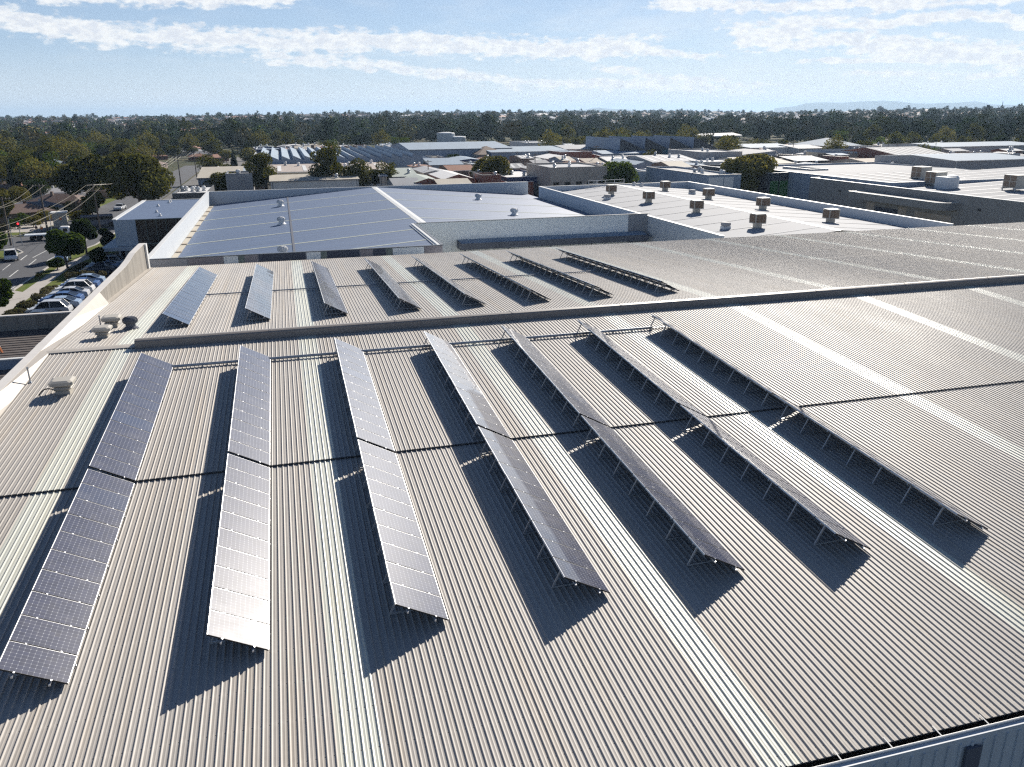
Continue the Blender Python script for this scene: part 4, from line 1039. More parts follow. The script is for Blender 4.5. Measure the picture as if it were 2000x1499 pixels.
def build_hero_trees():
    T = px_tree
    T('gum_tree', 222, 340, 300, 428, 'gum', 'gum', 'biggest dark gum tree, towering behind the office block', n=9000, size=.42, seed=1)
    T('gum_tree', 130, 215, 305, 415, 'gum', 'gum', 'tall dark gum beside the avenue, next to the biggest gum', n=6000, size=.4, seed=2)
    T('gum_tree', 484, 548, 302, 392, 'gum', 'gum', 'tall narrow gum poking above the rear parapet of the blue roof', n=6000, seed=3)
    T('gum_tree', 612, 677, 282, 392, 'gum', 'gum', 'tallest gum of the clump behind the blue roof', n=6000, seed=4)
    T('gum_tree', 668, 728, 312, 390, 'gum', 'gum', 'rounder gum in the middle of the clump behind the blue roof ridge', n=5000, seed=5)
    T('gum_tree', 720, 776, 313, 386, 'gum', 'gum', 'dark gum at the end of the clump, nearest the red brick sheds', n=5000, seed=6)
    T('bush_tree', 402, 476, 338, 390, 'round', 'gum', 'broad dark bushy tree at the corner of the blue roof parapet', n=5000, seed=7)
    T('bush_tree', 553, 594, 343, 386, 'bush', 'gumolive', 'small olive tree before the brown brick wall', n=2500, seed=8)
    T('bush_tree', 606, 645, 338, 386, 'bush', 'gum', 'low dark tree at the foot of the tallest clump gum', n=2500, seed=9)
    T('round_tree', 869, 903, 299, 338, 'round', 'deep', 'compact deep green tree by the blue hall with orange front', n=3500, seed=10)
    T('round_tree', 917, 1004, 306, 378, 'round', 'gumolive', 'broad olive dome tree behind the blue roof parapet', n=6500, seed=11)
    T('round_tree', 1166, 1243, 316, 388, 'round', 'bush', 'bright green dome tree behind the white guard rail', n=6500, seed=12)
    T('bush_tree', 1258, 1308, 338, 366, 'bush', 'gum', 'low twin bush tree before the blue-grey tilt walls', n=3000, seed=13)
    T('gum_tree', 1408, 1522, 306, 402, 'gum', 'gumolive', 'large spreading gum before the green-fronted store', n=8500, size=.46, seed=14)
    T('round_tree', 1002, 1042, 296, 320, 'round', 'gum', 'dark reddish tree among the white roofs behind the dome tree', n=3000, seed=15)
    T('bush_tree', 1012, 1054, 340, 368, 'bush', 'bush', 'green bush beside the gap between the two rear factories', n=3000, seed=16)
    T('bush_tree', 1072, 1098, 342, 370, 'bush', 'gum', 'small bushy tree against the tan concrete building', n=2400, seed=17)
    T('cypress_tree', 1513, 1528, 330, 396, 'cypress', 'deep', 'slim dark cypress closer to the large spreading gum', n=2600, seed=18)
    T('cypress_tree', 1532, 1552, 336, 398, 'cypress', 'deep', 'fuller dark cypress beside the dark tilt-slab factory', n=2800, seed=19)
    T('cypress_tree', 1706, 1717, 326, 345, 'cypress', 'deep', 'tiny dark cypress tip behind the striped factory roof', n=1200, seed=20)
    T('street_tree', 97, 172, 446, 530, 'round', 'bush', 'round green street tree with a bare trunk on the verge', n=7500, size=.27, seed=21)
    T('street_tree', 148, 192, 420, 500, 'round', 'deep', 'dark street tree behind the round green one', n=4500, size=.27, seed=22)
    T('bush_tree', 96, 128, 498, 527, 'bush', 'bush', 'small round bush tree on the road verge', n=3200, size=.17, seed=23)
    T('bush_tree', -34, 28, 536, 652, 'gum', 'bush', 'yellow-green tree at the end of the lawn by the annex wall', n=9000, size=.17, seed=24)
    T('bush_tree', 196, 228, 425, 500, 'bush', 'deep', 'dark shrubby tree hugging the white office wall', n=3500, size=.25, seed=25)
    T('street_tree', 168, 205, 375, 440, 'gum', 'gumolive', 'loose yellow-green street tree behind the two-armed pole', n=3500, size=.28, seed=26)
    T('sapling', 71, 83, 530, 546, 'bush', 'gumolive', 'tiny sapling at the road edge', n=500, size=.1, seed=27)
    T('street_tree', 180, 212, 470, 530, 'bush', 'deep', 'dark low tree at the corner of the office canopy', n=2600, size=.24, seed=28)
    T('gum_tree', -30, 24, 350, 462, 'gum', 'gumolive', 'olive gum at the corner of the side street', n=5500, size=.34, seed=29)
    T('gum_tree', -30, 18, 440, 505, 'gum', 'bush', 'leafy tree beside the corner power pole', n=4000, size=.3, seed=30)
    T('round_tree', 52, 100, 346, 402, 'round', 'deep', 'rounded dark tree between the tiled roofs', n=3500, seed=31)
    T('round_tree', 18, 62, 362, 412, 'round', 'gumolive', 'round olive tree before the orange tiled roof', n=3200, seed=32)
    T('round_tree', 1832, 1862, 314, 330, 'round', 'rust', 'rust red autumn tree in front of the arched white roof', n=1800, seed=33)
    T('round_tree', 1880, 1918, 314, 330, 'round', 'rust', 'second rusty autumn tree beside the tan wall', n=1800, seed=34)
    T('round_tree', 1944, 1988, 308, 332, 'round', 'rust', 'largest orange-brown autumn tree behind the far parapet', n=2400, seed=35)
    T('round_tree', 1864, 1881, 307, 322, 'round', 'gold', 'small yellow tree by the long grey wall', n=900, seed=36)
    T('round_tree', 1733, 1765, 290, 315, 'round', 'deep', 'dark tree before the grey sawtooth skylight factory', n=1800, seed=37)
    T('round_tree', 1624, 1656, 310, 328, 'round', 'deep', 'dark tree between the parked vans and the pale flat roof', n=1800, seed=38)
    T('round_tree', 1768, 1792, 313, 324, 'round', 'bush', 'low green tree in front of the arched white roof', n=1000, seed=39)
    T('round_tree', 1412, 1432, 268, 290, 'round', 'deep', 'dark tree under the white stadium canopy', n=1500, seed=40)
    T('round_tree', 1206, 1232, 264, 282, 'round', 'deep', 'dark tree by the long white shed near the woods', n=1300, seed=41)
    T('gum_tree', 1460, 1512, 278, 302, 'gum', 'gum', 'gum clump among the sheds beyond the canopy', n=2000, seed=42)
    rg = random.Random(4)
    for k, (px_, pb) in enumerate(((8, 455), (30, 446), (48, 440), (66, 444), (84, 436), (104, 428), (122, 420), (140, 416), (58, 424), (24, 430), (150, 438), (166, 430))):
        w = rg.uniform(26, 40); T('garden_bush', px_-w/2, px_+w/2, pb-rg.uniform(18, 30), pb, 'bush', rg.choice(['bush', 'gum', 'gumolive', 'hedge']), 'leafy garden bush in the strip behind the power poles', n=1500, seed=60+k, cat='bush', grp='garden bushes along the side street')
    # hedges by the car park
    def hedge(x, y, lx, ly, h, lab, n, leaf='hedge'):
        rng = np.random.default_rng(int(abs(x*y)))
        B = [((rng.uniform(-lx, lx), rng.uniform(-ly, ly), h*.45*rng.uniform(.7, 1.2)), h*.5) for _ in range(int(6+4*max(lx, ly)))]
        V, F = leaf_cloud(rng, B, n, .11, inner=.6)
        tag(link('hedge', np_mesh('hedge', V, F, [M[leaf]]), loc=(x, y, G)), lab, 'hedge', 'hedges along the car park')
    hedge(-31.3, 101.2, .8, 2.4, 1.3, 'rounded grey-green hedge by the silver wagon', 5200); hedge(-31.3, 107.6, .7, 1.4, 1.2, 'short grey hedge clump opposite the deep blue car', 3200)
    hedge(-31.1, 114.5, .7, 4.2, 1.1, 'long grey hedge up to the driveway crossing', 7000); hedge(-29.0, 127.3, 2.6, .8, 1.2, 'dark hedge lying across the end of the first car row', 5200); hedge(-30.8, 134, .6, 3.5, 1.0, 'low hedge along the shaded lawn', 3600)

# ------------------------------------------------------------------ houses
def house_mesh(w, d, h, pitch, wallm, roofm, name='house'):
    hw, hd = w/2, d/2; rl = max(.2, hw-hd); rh = hd*pitch; e = .5
    wb = MB(); wb.box(-hw, hw, -hd, hd, -.5, h, top=False)
    rb = MB(); E1 = [(-hw-e, -hd-e, h-.1), (hw+e, -hd-e, h-.1), (hw+e, hd+e, h-.1), (-hw-e, hd+e, h-.1)]; A, B = (-rl, 0, h+rh), (rl, 0, h+rh)
    rb.quad(E1[0], E1[1], B, A); rb.quad(E1[2], E1[3], A, B); rb.poly((E1[1], E1[2], B)); rb.poly((E1[3], E1[0], A)); rb.quad(E1[3], E1[2], E1[1], E1[0])
    gb = MB()
    for x in (-hw*.55, hw*.1, hw*.6): gb.box(x-.7, x+.7, -hd-.03, -hd-.004, 1.0, 2.1); gb.box(x-.7, x+.7, hd+.004, hd+.03, 1.0, 2.1)
    cb = MB(); cb.box(rl*.5, rl*.5+.7, .6, 1.2, h, h+rh+.7)
    return wb.mesh('wall', wallm), rb.mesh('roof', roofm), gb.mesh('window', M['glass']), cb.mesh('chimney', wallm)
def build_houses():
    kinds = [('tiles', 'w_brick', 'red brick house with terracotta hip roof among the suburb trees'), ('browntiles', 'w_brown', 'brown brick house with brown hip roof among the suburb trees'),
             ('greytiles', 'w_pale', 'pale house with grey hip roof among the suburb trees'), ('r_white', 'w_cream', 'cream house with white metal roof among the suburb trees')]
    ms = [house_mesh(14+2*k, 9.5, 3.0, .42, M[w], M[r]) for k, (r, w, l) in enumerate(kinds)]
    def put(x, y, k, rz, lab=None, grp=None, s=1.0):
        z = float(terrain(x, y)); r = empty('house', (x, y, z), lab or kinds[k][2], 'house', grp or kinds[k][2].split(' house')[0]+' houses', rz)
        s *= .62 if lab else .92; r.scale = (s, s, s)
        for nm, me in zip(('wall', 'roof', 'window'), ms[k][:3]): part(nm, me, r)
        part('chimney', ms[k][3], r)
    P = lambda px_, py_: at(px_, py_, G+3.2)
    for px_, py_, k, rz, lab, s in ((36, 405, 1, .5, 'dark brown tiled house closest to the side street, white dish on its roof', 1.25), (62, 396, 2, .3, 'grey tiled house behind the dark brown tiled one', 1.1), (70, 372, 0, .6, 'house with bright orange tiled roof beside the round olive tree', 1.0),
                                    (130, 382, 2, .2, 'long house with dark grey roof and pale ridge behind the power pole', 1.3), (118, 372, 3, .2, 'low house with pale metal roof and cream eaves by the tall dark gum', 1.0), (30, 352, 1, .1, 'tan roofed house with hipped top behind the terraces', 1.1),
                                    (60, 346, 1, .4, 'brown hip roofed house below the two-storey block', 1.1), (12, 364, 1, .3, 'house with faded brown roof behind the orange tiled one', 1.2), (222, 362, 1, .9, 'brown house with white ridge peeping out behind the biggest gum', 1.2), (208, 350, 3, .1, 'white metal roofed house tucked behind the biggest gum', 1.0)):
        p = P(px_, py_); put(p.x, p.y, k, rz, lab, 'houses on the near suburb street', s)
    p = P(42, 336); r = empty('apartment_block', (p.x, p.y, G), 'two-storey tan block with pale blue roof above the hip roofs', 'apartments', None, .15)
    b = MB(); b.box(-13, 13, -6, 6, 0, 6.2); b.box(14, 24, -5, 7, 0, 5.6); part('wall', b.mesh('wall', M['w_tan']), r)
    b = MB(); b.quad((-13.6, -6.6, 6.1), (13.6, -6.6, 6.1), (11, 0, 7.6), (-11, 0, 7.6)); b.quad((13.6, 6.6, 6.1), (-13.6, 6.6, 6.1), (-11, 0, 7.6), (11, 0, 7.6)); b.poly([(13.6, -6.6, 6.1), (13.6, 6.6, 6.1), (11, 0, 7.6)]); b.poly([(-13.6, 6.6, 6.1), (-13.6, -6.6, 6.1), (-11, 0, 7.6)]); part('roof', b.mesh('roof', M['r_bluish']), r)
    b = MB(); b.quad((13.5, -5.5, 5.6), (24.5, -5.5, 5.6), (19, 1, 8), (19, 1, 8.01)); b.poly([(24.5, -5.5, 5.6), (24.5, 7.5, 5.6), (19, 1, 8)]); b.poly([(24.5, 7.5, 5.6), (13.5, 7.5, 5.6), (19, 1, 8)]); b.poly([(13.5, 7.5, 5.6), (13.5, -5.5, 5.6), (19, 1, 8)]); part('roof', b.mesh('roof', M['greytiles']), r)
    b = MB()
    for x in (-10, -6, -1, 4, 9):
        for z in (1, 3.9): b.box(x, x+1.8, -6.04, -6.005, z, z+1.3)
    part('window', b.mesh('window', M['glass']), r)
    rng = np.random.default_rng(5); n = 0; taken = []; tries = 0
    while n < 165 and tries < 6000:
        tries += 1
        d = rng.uniform(240, 1300) if tries > 500 else rng.uniform(232, 345); az = rng.uniform(R(-20), R(-4.0)) if d < 600 else rng.uniform(R(-20), R(52))
        if d >= 600 and rng.random() < .55: continue
        x, y = d*math.sin(az), d*math.cos(az)
        if d < 600 and not in_suburb(x, y): continue
        if d >= 600 and in_belt(x, y): continue
        if any((x-a)**2+(y-b)**2 < 21**2 for a, b in taken): continue
        taken.append((x, y)); put(x, y, int(rng.choice(4, p=[.34, .3, .2, .16])), rng.uniform(0, 3.1), s=rng.uniform(.68, .95)); n += 1
    # the suburb beyond as one mass
    V = []; F = []; mi = []; k = 0
    N_ = 6200; dd = rng.uniform(900, 3600, N_)*1.0; aa = rng.uniform(R(-21), R(53), N_)
    for d, a in zip(dd, aa):
        x, y = d*math.sin(a), d*math.cos(a)
        dens = .5+.5*math.sin(x/170+y/260)*math.cos(x/310-y/150+1)
        if rng.random() > .25+.75*dens: continue
        if d < 1250 and in_belt(x, y): continue
        z = float(terrain(x, y)); w, e, h = rng.uniform(6, 11), rng.uniform(4.5, 7), rng.uniform(3.5, 7)
        if rng.random() < .05: w *= 2.6; h = 7
        c, s = math.cos(rng.uniform(0, 3.1)), math.sin(rng.uniform(0, 3.1)); nn = math.hypot(c, s); c /= nn; s /= nn
        P8 = [(-w, -e, 0), (w, -e, 0), (w, e, 0), (-w, e, 0), (-w, -e, h), (w, -e, h), (w, e, h), (-w, e, h), (-w*.5, 0, h+e*.42), (w*.5, 0, h+e*.42)]
        i = len(V); V += [(x+c*p[0]-s*p[1], y+s*p[0]+c*p[1], z-1+p[2]) for p in P8]
        wm_ = int(rng.choice([0, 1, 2], p=[.45, .25, .3])); rm = int(rng.choice([3, 4, 5, 0], p=[.24, .26, .27, .23]))
        for f, m_ in (((0, 1, 5, 4), wm_), ((1, 2, 6, 5), wm_), ((2, 3, 7, 6), wm_), ((3, 0, 4, 7), wm_), ((4, 5, 9, 8), rm), ((6, 7, 8, 9), rm), ((5, 6, 9, 9), rm), ((7, 4, 8, 8), rm)): F.append(tuple(i+q for q in f)); mi.append(m_)
    me = bpy.data.meshes.new('far_suburb'); me.from_pydata(V, [], [f if f[2] != f[3] else f[:3] for f in F])
    for q in ('r_white', 'w_cream', 'w_brick', 'tiles', 'browntiles', 'greytiles'): me.materials.append(M[q])
    me.polygons.foreach_set('material_index', mi); me.update()
    tag(link('far_suburb', me), 'distant roofs and walls scattered through the trees up to the skyline', 'suburb', kind='stuff')

# ------------------------------------------------------------------ where things may grow
OCC = []                                                    # footprints of built things (x0, x1, y0, y1)
def in_suburb(x, y):
    if y < 165: return False
    xr = -52 if y < 330 else -30 + .10*(y-330)*0
    if y > 420: xr = -30
    if -52 < x < -30 and y < 430: return False
    if x > (-36 if y < 430 else -10+.06*(y-430)*.0): return False
    return True
def in_belt(x, y):
    d = math.hypot(x, y); return 520 < d < 1050 and x > -40
def occupied(x, y, m=3.0):
    for a, b, c, d in OCC:
        if a-m < x < b+m and c-m < y < d+m: return True
    return False
def tree_variants():
    out = []
    for s, (kind, h, w, leaf) in enumerate((('gum', 13, 11, 'gum'), ('gum', 15, 12, 'gumolive'), ('round', 10, 10, 'gum'), ('gum', 11, 9, 'bush'), ('round', 9, 11, 'gumolive'), ('gum', 16, 10, 'gum'), ('cypress', 13, 5, 'deep'), ('round', 11, 9, 'deep'))):
        rng = np.random.default_rng(40+s); bl = crown_blobs(rng, kind, h, w)
        V, F = leaf_cloud(rng, bl, 1500, .42, inner=.7)
        out.append((np_mesh('crown', V, F, [M[leaf]]), trunk_mesh(rng, kind, h, w, bl, M['palebark' if s % 2 else 'bark'])))
    return out
VLAB = ['dark gum tree of the leafy belt behind the roofs', 'tall olive gum of the leafy belt behind the roofs', 'rounded dark tree of the leafy belt behind the roofs', 'small green tree of the leafy belt behind the roofs',
        'broad olive round tree of the leafy belt behind the roofs', 'tall slender dark gum of the leafy belt behind the roofs', 'dark cypress of the leafy belt behind the roofs', 'deep green round tree of the leafy belt behind the roofs']
def build_forest():
    rng = np.random.default_rng(21); tv = tree_variants(); pts = []
    # candidate points, denser near the belt
    def add(n, d0, d1, a0, a1, test, p=1.0):
        m = 0; tries = 0
        while m < n and tries < n*30:
            tries += 1
            d = math.sqrt(rng.uniform(d0*d0, d1*d1)); a = rng.uniform(R(a0), R(a1)); x, y = d*math.sin(a), d*math.cos(a)
            if test(x, y) and not occupied(x, y): pts.append((d, x, y)); m += 1
    add(36, 200, 330, -21, -4, in_suburb); add(70, 330, 420, -21, -4, in_suburb); add(300, 420, 800, -21, -1, lambda x, y: in_suburb(x, y) or y > 430)
    add(85, 215, 520, -6, 52, lambda x, y: x > -25 and y > 200)
    add(1250, 530, 1000, -3, 53, lambda x, y: x > -60)
    add(1900, 800, 1500, -21, 53, lambda x, y: math.sin(x/210+1)*math.cos(y/170)+rng.normal()*.5 > -.35)
    add(3300, 1500, 3500, -21, 53, lambda x, y: math.sin(x/260+2)*math.cos(y/230)+rng.normal()*.6 > -.3)
    pts.sort()
    ind = pts[:290]; rest = pts[290:]
    for d, x, y in ind:
        k = int(rng.choice(8, p=[.2, .16, .14, .12, .12, .14, .03, .09])); s = rng.uniform(.55, 1.0)
        r = empty('belt_tree', (x, y, float(terrain(x, y))), VLAB[k], 'tree', VLAB[k].split(' of the')[0]+'s of the leafy belt', rng.uniform(0, 6.28)); r.scale = (s*rng.uniform(.85, 1.2), s*rng.uniform(.85, 1.2), s)
        link('trunk', tv[k][1], r); link('crown', tv[k][0], r)
    # the rest: one mass of crowns
    VV = []; FF = []; MI = []; off = 0
    base = []
    for s in range(10):
        kind, h, w = (('gum', 13, 11), ('round', 10, 11), ('gum', 15, 10), ('round', 9, 9), ('gum', 11, 12))[s % 5]
        bl = crown_blobs(np.random.default_rng(70+s), kind, h, w)
        base.append((leaf_cloud(np.random.default_rng(90+s), bl, 210, .95, jit=.4, inner=.8), leaf_cloud(np.random.default_rng(190+s), bl, 95, 1.45, jit=.4, inner=.8)))
    for d, x, y in rest:
        V, F = base[int(rng.integers(10))][0 if d < 1000 else 1]
        a = rng.uniform(0, 6.28); s = rng.uniform(.5, 1.35) if d < 1300 else rng.uniform(.45, 1.25); c, q = math.cos(a)*s, math.sin(a)*s
        W = np.stack([V[:, 0]*c-V[:, 1]*q+x, V[:, 0]*q+V[:, 1]*c+y, V[:, 2]*s*rng.uniform(.85, 1.15)+float(terrain(x, y))-.8], -1)
        VV.append(W); FF.append(F+off); off += len(V); MI.append(np.full(len(F), int(rng.choice(6, p=[.24, .25, .15, .16, .13, .07]))))
    tag(link('far_woodland', np_mesh('far_woodland', np.concatenate(VV), np.concatenate(FF), [M['farleaf%d' % k] for k in range(6)], np.concatenate(MI))), 'far woodland of mixed gum crowns reaching the skyline', 'woodland', kind='stuff')

# ------------------------------------------------------------------ factory estate
def shed(name, pl, pr_, pt, h, dep, roof, wm_, rm, lab, cat='shed', win=0, door=0, strips=0, vents=0, par=.0, pitch=.10, grp='sheds and factories of the estate'):
    z = G+h; y0 = at((pl+pr_)/2, pt, z).y; x0, x1 = x_on(pl, y0, z), x_on(pr_, y0, z); y1 = y0+dep
    OCC.append((x0, x1, y0, y1)); cx, cy = (x0+x1)/2, (y0+y1)/2
    r = empty(name, (cx, cy, G), lab, cat, grp); w, d = (x1-x0)/2, dep/2
    wb = MB(); rb = MB(); rz = lambda x, y: h
    if roof == 'flat':
        wb.box(-w, w, -d, d, -.3, h, top=False); wb.box(-w+.25, w-.25, -d+.25, d-.25, h-.6, h, top=False, bottom=False)
        wb.quad((-w, -d, h), (w, -d, h), (w-.25, -d+.25, h), (-w+.25, -d+.25, h)); wb.quad((w, d, h), (-w, d, h), (-w+.25, d-.25, h), (w-.25, d-.25, h)); wb.quad((-w, d, h), (-w, -d, h), (-w+.25, -d+.25, h), (-w+.25, d-.25, h)); wb.quad((w, -d, h), (w, d, h), (w-.25, d-.25, h), (w-.25, -d+.25, h))
        hr = min(.55, w*.02); rz = lambda x, y: h-.45+hr*(1-abs(y)/d)
        rb.quad((-w+.25, -d+.25, h-.45), (w-.25, -d+.25, h-.45), (w-.25, 0, h-.45+hr), (-w+.25, 0, h-.45+hr)); rb.quad((-w+.25, 0, h-.45+hr), (w-.25, 0, h-.45+hr), (w-.25, d-.25, h-.45), (-w+.25, d-.25, h-.45))
    elif roof == 'gx':                                      # ridge along the front
        hr = d*pitch; rz = lambda x, y: h+hr*(1-abs(y)/d)
        wb.box(-w, w, -d, d, -.3, h, top=False)
        for s in (-1, 1): wb.poly([(s*w, -d, h), (s*w, d, h), (s*w, 0, h+hr-.02)] if s > 0 else [(s*w, d, h), (s*w, -d, h), (s*w, 0, h+hr-.02)])
        rb.quad((-w-.3, -d-.3, h-.03), (w+.3, -d-.3, h-.03), (w+.3, 0, h+hr), (-w-.3, 0, h+hr)); rb.quad((w+.3, d+.3, h-.03), (-w-.3, d+.3, h-.03), (-w-.3, 0, h+hr), (w+.3, 0, h+hr))
    elif roof == 'gy':                                      # gable end to the front
        hr = w*pitch; rz = lambda x, y: h+hr*(1-abs(x)/w)
        wb.box(-w, w, -d, d, -.3, h, top=False); wb.poly([(-w, -d, h), (w, -d, h), (0, -d, h+hr+par)]); wb.poly([(w, d, h), (-w, d, h), (0, d, h+hr)])
        e = .25
        rb.quad((-w-e, -d+.02, h), (0, -d+.02, h+hr), (0, d+e, h+hr), (-w-e, d+e, h)); rb.quad((0, -d+.02, h+hr), (w+e, -d+.02, h), (w+e, d+e, h), (0, d+e, h+hr))
    elif roof == 'skillx':                                  # one plane falling towards -x
        hr = 2*w*pitch; rz = lambda x, y: h+hr*(x+w)/(2*w)
        wb.box(-w, w, -d, d, -.3, h, top=False); wb.poly([(-w, -d, h), (w, -d, h), (w, -d, h+hr)]); wb.quad((w, -d, h), (w, d, h), (w, d, h+hr), (w, -d, h+hr)); wb.poly([(w, d, h), (-w, d, h), (w, d, h+hr)])
        rb.quad((-w, -d, h+.02), (w, -d, h+hr+.02), (w, d, h+hr+.02), (-w, d, h+.02))
    elif roof == 'saw':                                     # teeth along x, glass to -x, sheet falling to +x
        n = max(2, int(strips)); tw = 2*w/n; hr = tw*.42
        wb.box(-w, w, -d, d, -.3, h, top=False); gb = MB()
        for k in range(n):
            a = -w+k*tw; wb.poly([(a, -d, h), (a+tw, -d, h), (a+.3, -d, h+hr)]); wb.poly([(a+tw, d, h), (a, d, h), (a+.3, d, h+hr)])
            rb.quad((a+.3, -d-.1, h+hr+.02), (a+tw, -d-.1, h+.02), (a+tw, d+.1, h+.02), (a+.3, d+.1, h+hr+.02)); gb.quad((a, -d, h), (a, d, h), (a+.3, d, h+hr), (a+.3, -d, h+hr))
        part('tooth_face', gb.mesh('tooth_face', M['w_blue']), r); strips = 0
    elif roof == 'hip':
        hr = d*pitch*2; rl = max(.1, w-d); wb.box(-w, w, -d, d, -.3, h, top=False); e = .6
        E1 = [(-w-e, -d-e, h), (w+e, -d-e, h), (w+e, d+e, h), (-w-e, d+e, h)]; A, B = (-rl, 0, h+hr), (rl, 0, h+hr)
        rb.quad(E1[0], E1[1], B, A); rb.quad(E1[2], E1[3], A, B); rb.poly((E1[1], E1[2], B)); rb.poly((E1[3], E1[0], A))
    elif roof == 'arch':
        wb.box(-w, w, -d, d, -.3, h, top=False); n = 10; hr = w*.35
        for k in range(n):
            t0, t1 = PI*k/n, PI*(k+1)/n; p = lambda t: (-w*math.cos(t), h+hr*math.sin(t))
            rb.quad((p(t0)[0], -d, p(t0)[1]), (p(t1)[0], -d, p(t1)[1]), (p(t1)[0], d, p(t1)[1]), (p(t0)[0], d, p(t0)[1]))
        rb.poly([(-w*math.cos(PI*k/n), -d, h+hr*math.sin(PI*k/n)) for k in range(n+1)])
    part('wall', wb.mesh('wall', M['w_'+wm_]), r); ro = part('roof', rb.mesh('roof', M['r_'+rm]), r)
    if strips and roof in ('flat', 'gx', 'gy'):
        sb = None
        for k in range(int(strips)):
            sb = MB(); wd = .55
            if roof == 'gy':
                y = -d+2*d*(k+.5)/strips
                for s in (-1, 1): sb.quad((s*w*.12, y-wd, rz(w*.12, y)+.05), (s*w*.9, y-wd, rz(w*.9, y)+.05), (s*w*.9, y+wd, rz(w*.9, y)+.05), (s*w*.12, y+wd, rz(w*.12, y)+.05))
            else:
                x = -w+2*w*(k+.5)/strips
                sb.quad((x-wd, -d*.92, rz(x, d*.92)+.05), (x+wd, -d*.92, rz(x, d*.92)+.05), (x+wd, -.15*d, rz(x, .15*d)+.05), (x-wd, -.15*d, rz(x, .15*d)+.05))
            part('skylight_strip', sb.mesh('skylight_strip', M['r_white']), ro)
    rg = random.Random(lab)
    if roof in ('gx', 'skillx', 'hip'):
        b = MB(); b.box(-w-.3, w+.3, -d-.42, -d-.305, h-.22, h-.02); b.box(-w+.4, -w+.52, -d-.12, -d-.005, -.2, h-.2); b.box(w-.52, w-.4, -d-.12, -d-.005, -.2, h-.2); part('gutter', b.mesh('gutter', M['r_slate' if rg.random() < .5 else 'white']), ro)
    elif roof == 'flat':
        b = MB(); b.box(-w-.04, w+.04, -d-.05, -d+.28, h+.003, h+.09); b.box(-w-.04, -w+.28, -d+.281, d, h+.003, h+.09); part('coping', b.mesh('coping', M['coping' if rg.random() < .6 else 'darkcoping']), r)
    if not win and not door and roof not in ('saw',) and x1-x0 > 9:
        win = rg.randint(1, max(2, int((x1-x0)/6))); door = 1 if x1-x0 > 14 else 0
    if win:
        for k in range(win):
            b = MB(); x = -w+2*w*(k+.5)/win; b.box(x-.8, x+.8, -d-.05, -d-.005, h*.4, h*.4+1.5); part('window', b.mesh('window', M['glass']), r)
    if door:
        for k in range(door):
            b = MB(); x = -w*.7+1.4*w*(k+.5)/door; b.box(x-2, x+2, -d-.05, -d-.005, -.2, min(4.2, h*.7)); part('roller_door', b.mesh('roller_door', M['r_slate' if k % 2 else 'r_palegrey']), r)
    for k in range(vents):
        x, y = rg.uniform(-w*.8, w*.8), rg.uniform(-d*.8, d*.1); b = MB(); zz = rz(x, y)
        b.lathe([(.5, -.3), (.5, .25), (.3, .35), (.5, .6), (.45, 1.0), (.2, 1.15)], c=(x, y, zz), n=9); part('vent', b.mesh('vent', M['white' if k % 2 else 'zinc']), ro)
    return r, (x0, x1, y0, y1, G+h)

